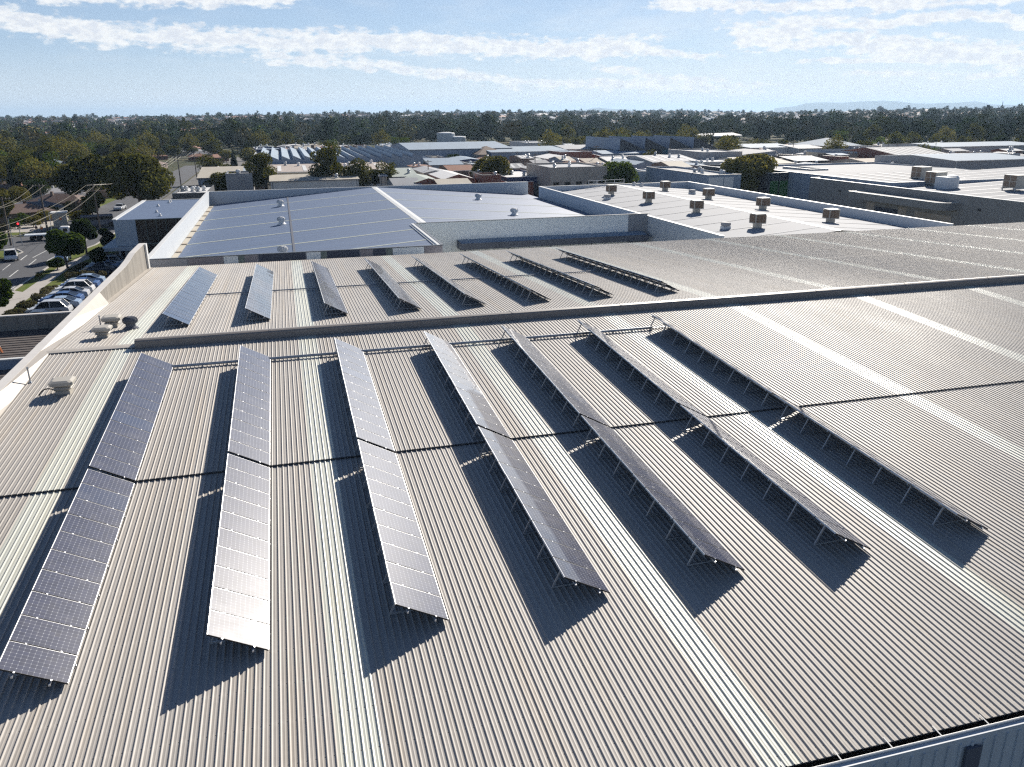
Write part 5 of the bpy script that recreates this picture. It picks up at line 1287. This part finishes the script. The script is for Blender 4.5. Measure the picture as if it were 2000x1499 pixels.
def build_estate():
    A = shed
    # near side, behind the blue roof
    A('workshop', 336, 404, 378, 6.0, 22, 'flat', 'dark', 'white', 'flat white roofed workshop with dark front and rooftop clutter', vents=6, win=2)
    A('factory_shed', 386, 470, 347, 6.0, 40, 'gx', 'blue', 'cream', 'cream gable roofed shed with blue-grey front beside the avenue', pitch=.09, door=2)
    A('factory_shed', 440, 492, 340, 7.5, 12, 'flat', 'grey', 'mid', 'grey boxy shed with pale parapet above the cream roof', vents=2)
    A('factory_shed', 420, 462, 330, 6.5, 14, 'flat', 'brown', 'slate', 'low brown block with dark roof up the avenue', win=3)
    A('factory', 520, 770, 334, 6.6, 46, 'gx', 'cream', 'pink', 'long faded pink roofed factory with bright white skylight strips', strips=5, vents=6, pitch=.03)
    A('factory', 528, 700, 352, 6.2, 24, 'gx', 'pale', 'cream', 'cream roofed factory with white plant box in front of the pink roof', vents=2, pitch=.06)
    A('brick_workshop', 536, 660, 350, 5.6, 10, 'flat', 'brown', 'white', 'brown brick workshop with tall dark windows and white roof', win=8)
    A('sawtooth_factory', 505, 826, 312, 8.0, 84, 'saw', 'blue', 'bluish', 'large sawtooth factory with pale sloping teeth and blue-grey faces', 'factory', strips=15)
    A('factory_shed', 496, 545, 303, 8.5, 26, 'flat', 'grey', 'mid', 'square grey shed in front of the sawtooth teeth')
    A('factory_shed', 500, 548, 292, 9.0, 22, 'flat', 'navy', 'bluish', 'dark blue glazed shed by the woods at the sawtooth end')
    A('hatch_roof_shed', 776, 856, 316, 6.0, 24, 'saw', 'tan', 'white', 'low tan shed with bright white tilted roof hatches', strips=8)
    A('brick_workshop', 715, 790, 322, 5.8, 20, 'flat', 'brick', 'tan', 'rust brick block below the white roof hatches')
    A('long_factory', 800, 1000, 291, 8.5, 60, 'gx', 'blue', 'bluish', 'long blue-grey factory with shaded front below the white tank', strips=0, pitch=.06, win=4)
    A('long_factory', 960, 1110, 296, 7.5, 46, 'gx', 'blue', 'bluish', 'pale blue factory between the brown hip roof and red brick block', pitch=.05, door=3)
    A('hip_roof_hall', 936, 992, 302, 6.5, 26, 'hip', 'tan', 'brown', 'hall with broad brown hip roof beneath the blue-grey factories', pitch=.11)
    A('factory_shed', 1030, 1100, 279, 8.0, 34, 'flat', 'pale', 'palegrey', 'white flat shed by the woods with small dark openings', win=6, vents=3)
    A('long_factory', 1105, 1180, 291, 7.0, 30, 'gx', 'pale', 'palegrey', 'pale shed behind the red brick block', pitch=.08)
    A('factory_shed', 840, 905, 322, 6.0, 26, 'gx', 'blue', 'bluish', 'slate blue gable shed in front of the round deep green tree', pitch=.12)
    A('blue_hall', 900, 940, 313, 6.0, 26, 'gy', 'navy', 'bluish', 'blue hall with orange band on its front', pitch=.12, door=1)
    A('gable_shed', 768, 816, 345, 5.8, 26, 'gx', 'pale', 'sage', 'pale green gable roofed shed beside the gum clump', pitch=.12, vents=1)
    A('gable_shed', 770, 822, 361, 5.2, 16, 'gx', 'grey', 'mid', 'grey skillion shed right behind the blue roof parapet', pitch=.14, win=2)
    A('brick_gable_shed', 812, 862, 356, 5.6, 24, 'gy', 'brick', 'sage', 'red brick gable shed with pale green roof, left of its white twin', pitch=.20, par=.3)
    A('brick_gable_shed', 866, 926, 350, 5.4, 30, 'gy', 'brick', 'white', 'red brick gable shed with clean white roof', pitch=.22, par=.3)
    A('brick_gable_shed', 862, 926, 366, 5.0, 18, 'gx', 'brick', 'cream', 'brick shed with worn cream roof closest to the parapet', pitch=.16)
    A('gable_shed', 828, 876, 338, 5.6, 22, 'gy', 'tan', 'palegrey', 'tan gable shed with light grey roof behind the brick gables', pitch=.2)
    A('gable_shed', 878, 930, 333, 5.6, 18, 'gx', 'brown', 'rust', 'low shed with rusty roof behind the white gable', pitch=.12)
    A('blue_edge_shed', 990, 1076, 346, 5.6, 30, 'flat', 'navy', 'white', 'white roofed shed with deep blue fascia beside the dome tree', vents=3, door=2)
    A('brick_workshop', 990, 1042, 356, 4.6, 8, 'flat', 'brick', 'brown', 'low red brick wall block below the blue fascia shed')
    A('tan_concrete_block', 1075, 1186, 327, 8.6, 22, 'flat', 'tan', 'palegrey', 'tan concrete building with small windows and pale flat roof', 'factory', win=5, door=1, vents=2)
    A('red_brick_block', 1094, 1156, 297, 7.6, 22, 'flat', 'brick', 'bluish', 'red brick block standing tall among the pale roofs', 'factory', win=6)
    A('gable_shed', 1082, 1146, 312, 5.8, 26, 'gy', 'pale', 'white', 'white gable roofed shed in front of the red brick block', pitch=.16)
    A('brown_shed', 1176, 1252, 305, 5.8, 20, 'gx', 'brick', 'white', 'long brown brick shed under a thin white roof', pitch=.05, win=6)
    A('gable_shed', 1150, 1200, 320, 5.2, 20, 'gx', 'brick', 'tan', 'rust and tan roofed shed next to the bright dome tree', pitch=.14)
    A('gable_shed', 1192, 1246, 317, 5.6, 20, 'gx', 'tan', 'white', 'white roofed shed behind the bright green dome tree', pitch=.14, vents=2)
    A('gable_shed', 1242, 1276, 322, 5.8, 24, 'gy', 'blue', 'bluish', 'small steep blue gable beside the big pale roof', pitch=.3)
    A('wide_factory', 1276, 1366, 316, 6.2, 30, 'gx', 'grey', 'palegrey', 'wide factory with broad pale grey roof and bright hatches', 'factory', pitch=.1, strips=5, vents=3)
    A('factory_shed', 1316, 1362, 300, 6.0, 22, 'gx', 'pale', 'white', 'bright white roofed shed up behind the broad pale roof', pitch=.08, vents=4)
    A('teal_shed', 1328, 1400, 296, 7.2, 20, 'gx', 'teal', 'palegrey', 'teal fronted shed with pale roof', pitch=.06, door=3)
    A('dark_sawtooth_shed', 1210, 1400, 292, 7.5, 40, 'saw', 'dark', 'slate', 'dark sawtooth shed stretching below the woods', 'factory', strips=4)
    A('blue_wall_factory', 1178, 1270, 300, 6.6, 22, 'gx', 'blue', 'bluish', 'pale blue shed before the dark sawtooth teeth', pitch=.08, win=3)
    A('tilt_wall_factory', 1305, 1380, 340, 6.3, 22, 'flat', 'blue', 'palegrey', 'lower blue-grey tilt wall factory behind the bright green dome tree', 'factory', vents=4)
    r, bb = A('white_store', 1383, 1448, 342, 8.2, 34, 'flat', 'blue', 'mid', 'long blue-grey tilt wall store, its short front white with a blurred dark sign', 'store', vents=5)
    w = (bb[1]-bb[0])/2; d = 17
    b = MB(); b.box(-w+.2, -w*.08, -d-.08, -d-.01, 2.3, 7.7); b.box(-w*.02, w*.55, -d-.08, -d-.01, 2.3, 7.7); part('front_panel', b.mesh('front_panel', M['white']), r)
    b = MB(); b.box(-w*.85, -w*.25, -d-.13, -d-.09, 3.6, 6.0); part('sign', b.mesh('sign', M['r_white']), r)
    b = MB()
    for a, q in ((-.74, .55), (-.62, .4), (-.5, .7), (-.38, .35)): b.box(w*(a-.05), w*(a+.04), -d-.17, -d-.135, 4.5, 4.8+q)
    part('lettering', b.mesh('lettering', M['w_navy']), r); b = MB(); b.box(-w+.1, w*.1, -d-.1, -d-.01, -.2, 1.7); part('orange_base', b.mesh('orange_base', M['orange']), r)
    A('grey_box_factory', 1374, 1450, 297, 8.6, 28, 'flat', 'grey', 'mid', 'plain grey box factory with small pale sign', 'factory', vents=2)
    A('factory_shed', 1376, 1446, 316, 6.4, 22, 'flat', 'pale', 'white', 'light grey shed with bright roof left of the spreading gum', vents=2)
    A('wide_factory', 1466, 1552, 320, 5.6, 30, 'gx', 'pale', 'cream', 'wide glaring cream roof behind the spreading gum', 'factory', pitch=.1)
    A('factory_shed', 1450, 1516, 302, 6.2, 24, 'skillx', 'grey', 'mid', 'grey skillion factory rising to one side by the gum clump', pitch=.08)
    r, bb = A('green_store', 1500, 1570, 338, 8.2, 34, 'flat', 'dark', 'palegrey', 'dark store with bright green panels behind the cypress pair', 'store', vents=3)
    w = (bb[1]-bb[0])/2; b = MB()
    for k in range(3): b.box(-w+.8+k*2.6, -w+3.0+k*2.6, -17.1, -17.02, 2.2, 6.4)
    part('green_panel', b.mesh('green_panel', M['w_green']), r); b = MB(); b.box(w-2.8, w-.6, -17.1, -17.02, 4.4, 6.4); part('sign', b.mesh('sign', M['r_white']), r)
    A('paneled_store', 1584, 1618, 331, 8.6, 12, 'flat', 'pale', 'mid', 'tall white panelled store front beside a dark edge', 'store')
    A('long_flat_shed', 1560, 1700, 341, 6.2, 30, 'gx', 'navy', 'mid', 'long low shed with dark blue gutter line behind the striped roof', pitch=.03)
    A('wide_factory', 1620, 1820, 339, 5.6, 46, 'gx', 'pale', 'palegrey', 'huge pale grey low roof behind the tilt-slab factory', 'factory', pitch=.03)
    A('factory_shed', 1556, 1618, 314, 5.4, 22, 'gx', 'slate' if False else 'dark', 'white', 'white roofed shed with a row of dark openings', pitch=.1, win=10)
    A('serrated_shed', 1655, 1745, 301, 6.4, 26, 'saw', 'cream', 'cream', 'glaring cream serrated roof near the woods', strips=10)
    A('two_tier_hall', 1614, 1682, 285, 7.0, 26, 'hip', 'brown', 'bluish', 'hall with two-tier blue roof at the edge of the woods', 'hall', pitch=.12)
    A('factory_shed', 1684, 1716, 286, 7.0, 22, 'flat', 'pale', 'bluish', 'small pale shed beside the two-tier hall')
    A('factory_shed', 1706, 1802, 319, 5.6, 22, 'gx', 'tan', 'tan', 'tan roofed shed below the sawtooth skylights', pitch=.1)
    A('white_shed', 1686, 1752, 326, 5.2, 18, 'gx', 'pale', 'white', 'dazzling white roof with one dark box on it', pitch=.1, vents=1)
    A('arch_roof_shed', 1800, 1866, 323, 5.0, 20, 'arch', 'pale', 'white', 'shed with arched white roof behind the rusty trees')
    A('skylight_factory', 1764, 1866, 305, 6.6, 40, 'gx', 'brick', 'mid', 'grey roofed factory striped with bright skylights', 'factory', strips=8, pitch=.12)
    A('long_wall_factory', 1866, 2030, 312, 8.2, 34, 'gx', 'grey', 'bluish', 'long plain grey walled factory at the frame edge', 'factory', pitch=.05)
    A('factory_shed', 1900, 2020, 322, 5.4, 12, 'gx', 'tan', 'palegrey', 'low tan walled shed by the autumn trees', pitch=.08)
    A('parapet_factory', 1740, 2080, 352, 8.4, 60, 'flat', 'blue', 'mid', 'large blue-grey parapet factory right behind the condensers', 'factory', strips=9)
    A('factory_shed', 1840, 2040, 285, 7.6, 36, 'gx', 'pale', 'bluish', 'long bluish shed in front of the bushland', pitch=.05)
    A('factory_shed', 1560, 1612, 290, 6.8, 26, 'gx', 'pale', 'palegrey', 'pale shed before the two-tier hall', pitch=.08)
    A('factory_shed', 1466, 1560, 288, 7.2, 36, 'gx', 'pale', 'bluish', 'broad bluish shed near the canopy', pitch=.05)
    # white tank and the long canopy
    p = at(891, 292, G); r = empty('water_tank', (p.x, p.y+20, G), 'white round tank above the blue-grey factories, lower drum attached', 'tank')
    OCC.append((p.x-30, p.x+32, p.y-150, p.y+45))
    sc = (p.y+20)/F_PX
    b = MB(); b.lathe([(17*sc, 0), (17*sc, 27*sc), (16*sc, 28*sc), (2, 29.5*sc)], c=(-8*sc, 0, 0), n=28); part('drum', b.mesh('drum', M['whitewall']), r)
    b = MB(); b.lathe([(15*sc, 0), (15*sc, 20*sc), (14*sc, 21*sc), (2, 22*sc)], c=(14*sc, -3, 0), n=28); part('low_drum', b.mesh('low_drum', M['whitewall']), r)
    p = at(1400, 285, G); y = p.y; xa, xb = x_on(1352, y, -1), x_on(1446, y, -1); zc = at_y(1400, 266, y).z
    r = empty('stand_canopy', ((xa+xb)/2, y, G), 'long thin white canopy on slim columns before the woods', 'canopy'); OCC.append((xa-14, xb+12, y-130, y+14)); w = (xb-xa)/2; h = zc-G
    b = MB(); b.poly([(-w, -5, h), (w-2, -6, h+.3), (w, -2, h+.5), (w, 10, h+1.8), (-w, 10, h+1.2)]); b.poly([(-w, 10, h+.6), (w, 10, h+1.2), (w, -2, h-.2), (w-2, -6, h-.4), (-w, -5, h-.6)]); b.quad((-w, -5, h-.6), (w-2, -6, h-.4), (w-2, -6, h+.3), (-w, -5, h)); b.quad((-w, 10, h+.6), (-w, -5, h-.6), (-w, -5, h), (-w, 10, h+1.2))
    part('roof', b.mesh('roof', M['r_white']), r); cm = MB(); cm.cyl((0, 0, 0), (0, 0, h+.2), .3, n=6); cm = cm.mesh('column', M['zinc'])
    for k in range(5): part('column', cm, r, (-w*.85+w*1.7*k/4, 5, 0))
    # vans parked in rows on the yard
    vm = MB(); vm.box(-2.9, 2.2, -1.0, 1.0, .4, 2.6); vm.box(2.2, 3.2, -.95, .95, .4, 1.6); vm = vm.mesh('parked_van', M['white']); rng = np.random.default_rng(8)
    for k in range(34):
        px_, py_ = rng.uniform(1500, 1700), rng.uniform(297, 318); p = at(px_, py_, G)
        if occupied(p.x, p.y, 3): continue
        o = link('parked_van', vm, None, (p.x, p.y, G+.02)); o.rotation_euler = (0, 0, .35+rng.normal()*.08); tag(o, 'tiny white van parked in rows on the estate yard', 'van', 'vans parked on the estate yard')
    # low sheds that fill the blocks between the larger ones
    rng = np.random.default_rng(3); n = 0; tries = 0
    forms = [('gx', 'gable roofed'), ('gy', 'gable fronted'), ('flat', 'flat roofed')]; rcs = [('palegrey', 'light grey'), ('white', 'white'), ('bluish', 'bluish'), ('cream', 'cream'), ('mid', 'dull grey'), ('tan', 'tan'), ('sage', 'pale green'), ('rust', 'rusty')]
    wcs = [('pale', 'pale'), ('brick', 'red brick'), ('grey', 'grey'), ('tan', 'tan'), ('brown', 'brown'), ('blue', 'blue-grey')]
    while n < 230 and tries < 16000:
        tries += 1; px_, py_ = rng.uniform(500, 2020), rng.uniform(284, 345); h = rng.uniform(4.6, 6.6); wd = rng.uniform(11, 36)*(.5+.5*(py_-240)/70)
        y0 = at(px_, py_, G+h).y; x0 = x_on(px_-wd/2, y0, G+h); x1 = x_on(px_+wd/2, y0, G+h); dp = rng.uniform(8, 18)
        if y0 > 560 or any(a < x1+1 and b > x0-1 and c < y0+dp+1 and d > y0-1 for a, b, c, d in OCC): continue
        if px_ > 1300 and y0 < 175: continue
        f, fl = forms[int(rng.integers(3))]; rc, rl = rcs[int(rng.integers(8))]; wc, wl = wcs[int(rng.integers(6))]
        lab = f'small {fl} shed with {rl} roof and {wl} walls between the bigger factories'
        shed('small_shed', px_-wd/2, px_+wd/2, py_, h, dp, f, wc, rc, lab, pitch=rng.uniform(.08, .2), vents=int(rng.integers(0, 3)), door=int(rng.integers(0, 2)), strips=int(rng.integers(0, 4)), grp=f'small {fl} {rl} {wl} sheds'); n += 1

# ------------------------------------------------------------------ skyline
def build_skyline():
    def mast(px_, ptop, d, lab):
        x, y = d*math.sin(YAW+math.atan((px_-1000)/F_PX)), d*math.cos(YAW+math.atan((px_-1000)/F_PX)); z0 = float(terrain(x, y)); zt = at_y(px_, ptop, y).z
        r = empty('radio_mast', (x, y, z0), lab, 'mast'); b = MB(); h = zt-z0; w = 1.3
        for s in ((-1, -1), (1, -1), (0, 1)): b.cyl((s[0]*w, s[1]*w, 0), (s[0]*w*.3, s[1]*w*.3, h), .22, n=5)
        k = 0; zz = 0
        while zz < h-4:
            f = 1-.7*zz/h; g = 1-.7*(zz+4)/h; b.cyl((-w*f, -w*f, zz), (w*g, -w*g, zz+4), .1, n=4); b.cyl((w*f, -w*f, zz), (0, w*g, zz+4), .1, n=4); zz += 4
        part('lattice', b.mesh('lattice', M['r_slate']), r)
    mast(809, 212, 2300, 'thin radio mast on the wooded rise'); mast(1911, 199, 2400, 'radio mast above the suburb near the far hills'); mast(516, 217, 2500, 'faint radio mast on the flat skyline')
    d = 2200; a = YAW+math.atan((216-1000)/F_PX); x, y = d*math.sin(a), d*math.cos(a); z0 = float(terrain(x, y)); zt = at_y(216, 228, y).z; h = zt-z0
    r = empty('tower_crane', (x, y, z0), 'tower crane with level jib standing on the skyline', 'crane', rz=-.25)
    b = MB()
    for s in (-1, 1):
        for t in (-1, 1): b.cyl((s*.9, t*.9, 0), (s*.9, t*.9, h), .25, n=5)
    zz = 0
    while zz < h: b.cyl((-.9, -.9, zz), (.9, -.9, zz+2.5), .12, n=4); zz += 2.5
    part('tower', b.mesh('tower', M['r_slate']), r)
    b = MB()
    for s in (-.8, .8): b.cyl((-24, s, h), (13, s, h), .3, n=5)
    b.cyl((-24, 0, h+1.4), (0, 0, h+2.2), .25, n=5); b.cyl((0, 0, h), (0, 0, h+6), .35, n=5); b.cyl((0, 0, h+6), (-16, 0, h+1.4), .14, n=4); b.cyl((0, 0, h+6), (12, 0, h), .14, n=4); part('jib', b.mesh('jib', M['r_slate']), r)
    b = MB(); b.box(10.5, 13.5, -1, 1, h-1.8, h-.2); part('counterweight', b.mesh('counterweight', M['concrete']), r)
    # low hills far beyond the suburbs
    def hill(px0, px1, prof, d, name):
        V = []; n = 60; rows = ((-1800, 0), (-650, .55), (0, 1.0), (650, .6), (1900, 0)); rg = np.random.default_rng(int(px0)+500); ph = rg.uniform(0, 6, 4)
        for dd, k in rows:
            for i in range(n+1):
                px_ = px0+(px1-px0)*i/n; a = YAW+math.atan((px_-1000)/F_PX); q = d+dd; x, y = q*math.sin(a), q*math.cos(a); t = i/n
                top = np.interp(px_, [p[0] for p in prof], [p[1] for p in prof])+.7*math.sin(t*23+ph[0])*k+.5*math.sin(t*51+ph[1])
                zz = at_y(px_, top, d*math.cos(a)).z
                V.append((x, y, G-2+(zz-G)*k if k else G-12))
        F = [(j*(n+1)+i, j*(n+1)+i+1, (j+1)*(n+1)+i+1, (j+1)*(n+1)+i) for j in range(len(rows)-1) for i in range(n)]
        me = bpy.data.meshes.new(name); me.from_pydata(V, [], F); me.materials.append(M['hill']); me.update()
        for p in me.polygons: p.use_smooth = True
        tag(link(name, me), kind='structure')
    hill(1490, 2060, [(1490, 213), (1525, 209), (1545, 202), (1575, 200), (1640, 200), (1690, 197), (1720, 199), (1780, 203), (1830, 201), (1862, 199), (1900, 204), (1960, 207), (2060, 208)], 14500, 'hills')
    hill(1010, 1420, [(1010, 221), (1090, 215), (1130, 216), (1165, 211), (1200, 213), (1260, 216), (1330, 217), (1420, 219)], 14000, 'hills')
    hill(-60, 560, [(-60, 236), (20, 233), (200, 234), (300, 231.5), (430, 231), (560, 229.5)], 13500, 'hills')

# ------------------------------------------------------------------ air, sky, sun, camera
SUN_EL, SUN_AZ = R(28.6), R(35.0)
def build_air():
    b = MB(); q = 21000; b.box(-q, q, -q, q, G-14, 172); o = link('haze', b.mesh('haze', None))
    m = bpy.data.materials.new('haze'); m.use_nodes = True; nt = m.node_tree; nt.nodes.clear()
    out = nt.nodes.new('ShaderNodeOutputMaterial'); v = nt.nodes.new('ShaderNodeVolumePrincipled'); v.inputs['Color'].default_value = (.54, .75, 1, 1); v.inputs['Density'].default_value = HAZE; v.inputs['Anisotropy'].default_value = .25
    nt.links.new(v.outputs[0], out.inputs['Volume']); m.cycles.volume_sampling = 'DISTANCE'; m.cycles.homogeneous_volume = True; o.data.materials.clear(); o.data.materials.append(m); tag(o, kind='stuff')
def build_sky():
    w = bpy.data.worlds.new('World'); SC.world = w; w.use_nodes = True; nt = w.node_tree; bg = nt.nodes['Background']
    sky = nt.nodes.new('ShaderNodeTexSky'); sky.sky_type = 'NISHITA'; sky.sun_disc = False; sky.sun_elevation = SUN_EL; sky.sun_rotation = SUN_AZ
    sky.altitude = 300; sky.air_density = .8; sky.dust_density = .25; sky.ozone_density = 3.0
    tc = nt.nodes.new('ShaderNodeTexCoord'); s = nt.nodes.new('ShaderNodeSeparateXYZ'); L(nt, tc.outputs['Generated'], s.inputs[0])
    az = mth(nt, 'ARCTAN2', s.outputs[0], s.outputs[1]); el = mth(nt, 'ARCSINE', s.outputs[2])
    # compass bearing and height in degrees; the noise lives in that frame
    azd = mth(nt, 'MULTIPLY', az, 180/PI); eld = mth(nt, 'MULTIPLY', el, 180/PI)
    cv = nt.nodes.new('ShaderNodeCombineXYZ'); L(nt, azd, cv.inputs[0]); L(nt, eld, cv.inputs[1])
    def fb(sx, sy, sc, det, seed, rough=.6):
        mp = nt.nodes.new('ShaderNodeMapping'); mp.inputs['Scale'].default_value = (sx, sy, 1); mp.inputs['Location'].default_value = (seed, seed*.7, seed*1.3); mp.inputs['Rotation'].default_value = (0, 0, .10); L(nt, cv.outputs[0], mp.inputs[0]); return noise(nt, mp.outputs[0], sc, det, rough)
    big = fb(.16, .55, 1.0, 6, 3.1, .62); fine = fb(1.5, 3.0, 1.0, 8, 9.7, .66); low = fb(.16, .55, 1.0, 6, 3.1, .62)
    def deg(px_, py_):
        v = ray(px_, py_).normalized(); return math.degrees(math.atan2(v.x, v.y)), math.degrees(math.asin(v.z))
    bands = [([(-60, 20), (120, 55), (330, 72), (480, 82)], 1.05, 1.0), ([(330, 70), (520, 82), (700, 80), (980, 92), (1120, 96), (1270, 92)], .95, 1.05), ([(60, -12), (330, 0), (590, -4)], .62, .9),
             ([(500, 108), (700, 125), (1000, 160), (1200, 165), (1480, 175)], .62, .8), ([(1230, 95), (1330, 106), (1380, 112)], .5, .8), ([(1180, 135), (1300, 150), (1500, 168)], .5, .45),
             ([(1440, 68), (1560, 72), (1720, 90), (2060, 120)], 1.15, 1.0), ([(1290, 5), (1480, 14), (1700, 5), (1850, -5)], .55, .95), ([(1540, 42), (1760, 45), (1880, 30), (2060, 60)], .62, .85), ([(1580, 118), (1800, 120), (2060, 128)], .30, .85), ([(1700, 20), (2060, -10)], .5, .7), ([(-60, 45), (60, 55), (110, 55)], .5, .7), ([(1640, 140), (2060, 150)], .35, .5)]
    cov = None
    wob = mth(nt, 'MULTIPLY', mth(nt, 'SUBTRACT', fine, .5), 1.5)
    for pts, wd, st in bands:
        P = [deg(*p) for p in pts]
        fl = nt.nodes.new('ShaderNodeFloatCurve'); c = fl.mapping.curves[0]; a0, a1 = P[0][0], P[-1][0]
        nrm = nt.nodes.new('ShaderNodeMapRange'); nrm.clamp = True; L(nt, azd, nrm.inputs[0]); nrm.inputs[1].default_value = a0; nrm.inputs[2].default_value = a1
        while len(c.points) < len(P): c.points.new(.5, .5)
        for p, (a, e) in zip(c.points, P): p.location = ((a-a0)/(a1-a0), (e+2)/14)
        fl.mapping.update(); L(nt, nrm.outputs[0], fl.inputs['Value'])
        ce = mth(nt, 'SUBTRACT', mth(nt, 'MULTIPLY', fl.outputs[0], 14.0), 2.0)
        dv = mth(nt, 'DIVIDE', mth(nt, 'ABSOLUTE', mth(nt, 'ADD', mth(nt, 'SUBTRACT', eld, ce), mth(nt, 'MULTIPLY', wob, .35*wd))), wd)
        m = mth(nt, 'SUBTRACT', 1.0, dv, clamp=True)
        ea = mth(nt, 'MULTIPLY', sstep(nt, azd, a0-2.2, a0+1.2), mth(nt, 'SUBTRACT', 1.0, sstep(nt, azd, a1-1.2, a1+2.2)))
        m = mth(nt, 'MULTIPLY', mth(nt, 'MULTIPLY', m, ea), st); cov = m if cov is None else mth(nt, 'MAXIMUM', cov, m)
    puff = fb(.75, 1.9, 1.0, 9, 5.3, .62)
    body = mth(nt, 'ADD', mth(nt, 'MULTIPLY', cov, .46), mth(nt, 'ADD', mth(nt, 'MULTIPLY', mth(nt, 'SUBTRACT', big, .5), .42), mth(nt, 'ADD', mth(nt, 'MULTIPLY', mth(nt, 'SUBTRACT', puff, .5), 1.15), .5)))
    dens = mth(nt, 'MULTIPLY', sstep(nt, body, .55, .80), sstep(nt, cov, .0, .12))
    # faint high veil everywhere, thicker towards the sun
    veil = mth(nt, 'MULTIPLY', sstep(nt, mth(nt, 'ADD', big, mth(nt, 'MULTIPLY', azd, .004)), .42, .85), .30)
    veil = mth(nt, 'MULTIPLY', veil, mth(nt, 'SUBTRACT', 1.0, sstep(nt, eld, 9.0, 15.0)))
    dens = mth(nt, 'MAXIMUM', dens, veil)
    shade = sstep(nt, mth(nt, 'SUBTRACT', mth(nt, 'MULTIPLY', fine, 1.3), mth(nt, 'MULTIPLY', body, .35)), .18, .52)
    ccol = mixc(nt, shade, (CL1[0], CL1[1], CL1[2]), (CL2[0], CL2[1], CL2[2]))
    tint = mixc(nt, 1.0, sky.outputs[0], SKYTINT, 'MULTIPLY')
    hz = mth(nt, 'MULTIPLY', mth(nt, 'SUBTRACT', 1.0, sstep(nt, eld, 2.0, 15.0)), .50)      # thin pale haze low over the horizon
    tint = mixc(nt, hz, tint, (7.4, 9.4, 12.2))
    low_ = mth(nt, 'MULTIPLY', mth(nt, 'SUBTRACT', 1.0, sstep(nt, eld, -.5, 4.5)), .72)
    tint = mixc(nt, low_, tint, (10.6, 11.4, 12.2))
    L(nt, mixc(nt, mth(nt, 'MULTIPLY', dens, .9), tint, ccol), bg.inputs[0]); bg.inputs[1].default_value = SKYS
    su = bpy.data.lights.new('sun', 'SUN'); su.energy = SUNS; su.angle = R(.53); su.color = (1, .93, .83); o = bpy.data.objects.new('sun', su); COL.objects.link(o)
    d = Vector((math.sin(SUN_AZ)*math.cos(SUN_EL), math.cos(SUN_AZ)*math.cos(SUN_EL), math.sin(SUN_EL))); o.rotation_euler = d.to_track_quat('Z', 'Y').to_euler(); o.location = d*60
def build_camera():
    c = bpy.data.cameras.new('camera'); c.sensor_fit = 'HORIZONTAL'; c.sensor_width = 36; c.lens = 36*F_PX/2000; c.clip_start = .5; c.clip_end = 90000
    o = bpy.data.objects.new('camera', c); COL.objects.link(o)
    o.matrix_world = Matrix.Translation((0, 0, CAMZ)) @ Matrix((RGT, UPV, -FWD)).transposed().to_4x4(); SC.camera = o
    SC.view_settings.view_transform = 'Standard'; SC.view_settings.look = 'None'; SC.view_settings.exposure = EXPO; SC.view_settings.gamma = 1; SC.view_settings.use_curve_mapping = False
    cy = SC.cycles; cy.max_bounces = 6; cy.diffuse_bounces = 2; cy.glossy_bounces = 2; cy.transmission_bounces = 2; cy.volume_bounces = 0; cy.use_denoising = False; cy.filter_width = 1.3; cy.use_adaptive_sampling = False; cy.sample_clamp_indirect = 4; cy.volume_max_steps = 64

HAZE, SKYS, SUNS, EXPO = 8.5e-5, .05, 5.0, 0.6
SKYTINT = (1.02, 1.03, 1.06); CL1 = (10.6, 11.0, 11.8); CL2 = (13.6, 13.6, 13.4)
build_materials()
M['annex_roof'] = plain('worn_brown_roof', (.135, .12, .115), .8, spec=.1, var=.25, vscale=.6)
M['palegrey_roof'] = plain('pale_grey_roof', (.40, .41, .43), .75, spec=.08, var=.10, vscale=.3, streak=(.3, 1, 1))
build_ground(); build_warehouse(); build_rows(); build_roof_fittings()
OCC += [(-14.5, 102, 0, 86), (-14.5, 49, 86, 166), (49, 82, 84, 158), (113, 191, 88, 161), (-28, -14, 136, 169), (-56, -30, 0, 420)]
build_rear(); build_cooler_hall(); build_office(); build_dark_hall(); build_annex()
build_street(); build_cars(); build_street_furniture(); build_estate(); build_hero_trees(); build_houses(); build_forest(); build_skyline()
build_air(); build_sky(); build_camera()
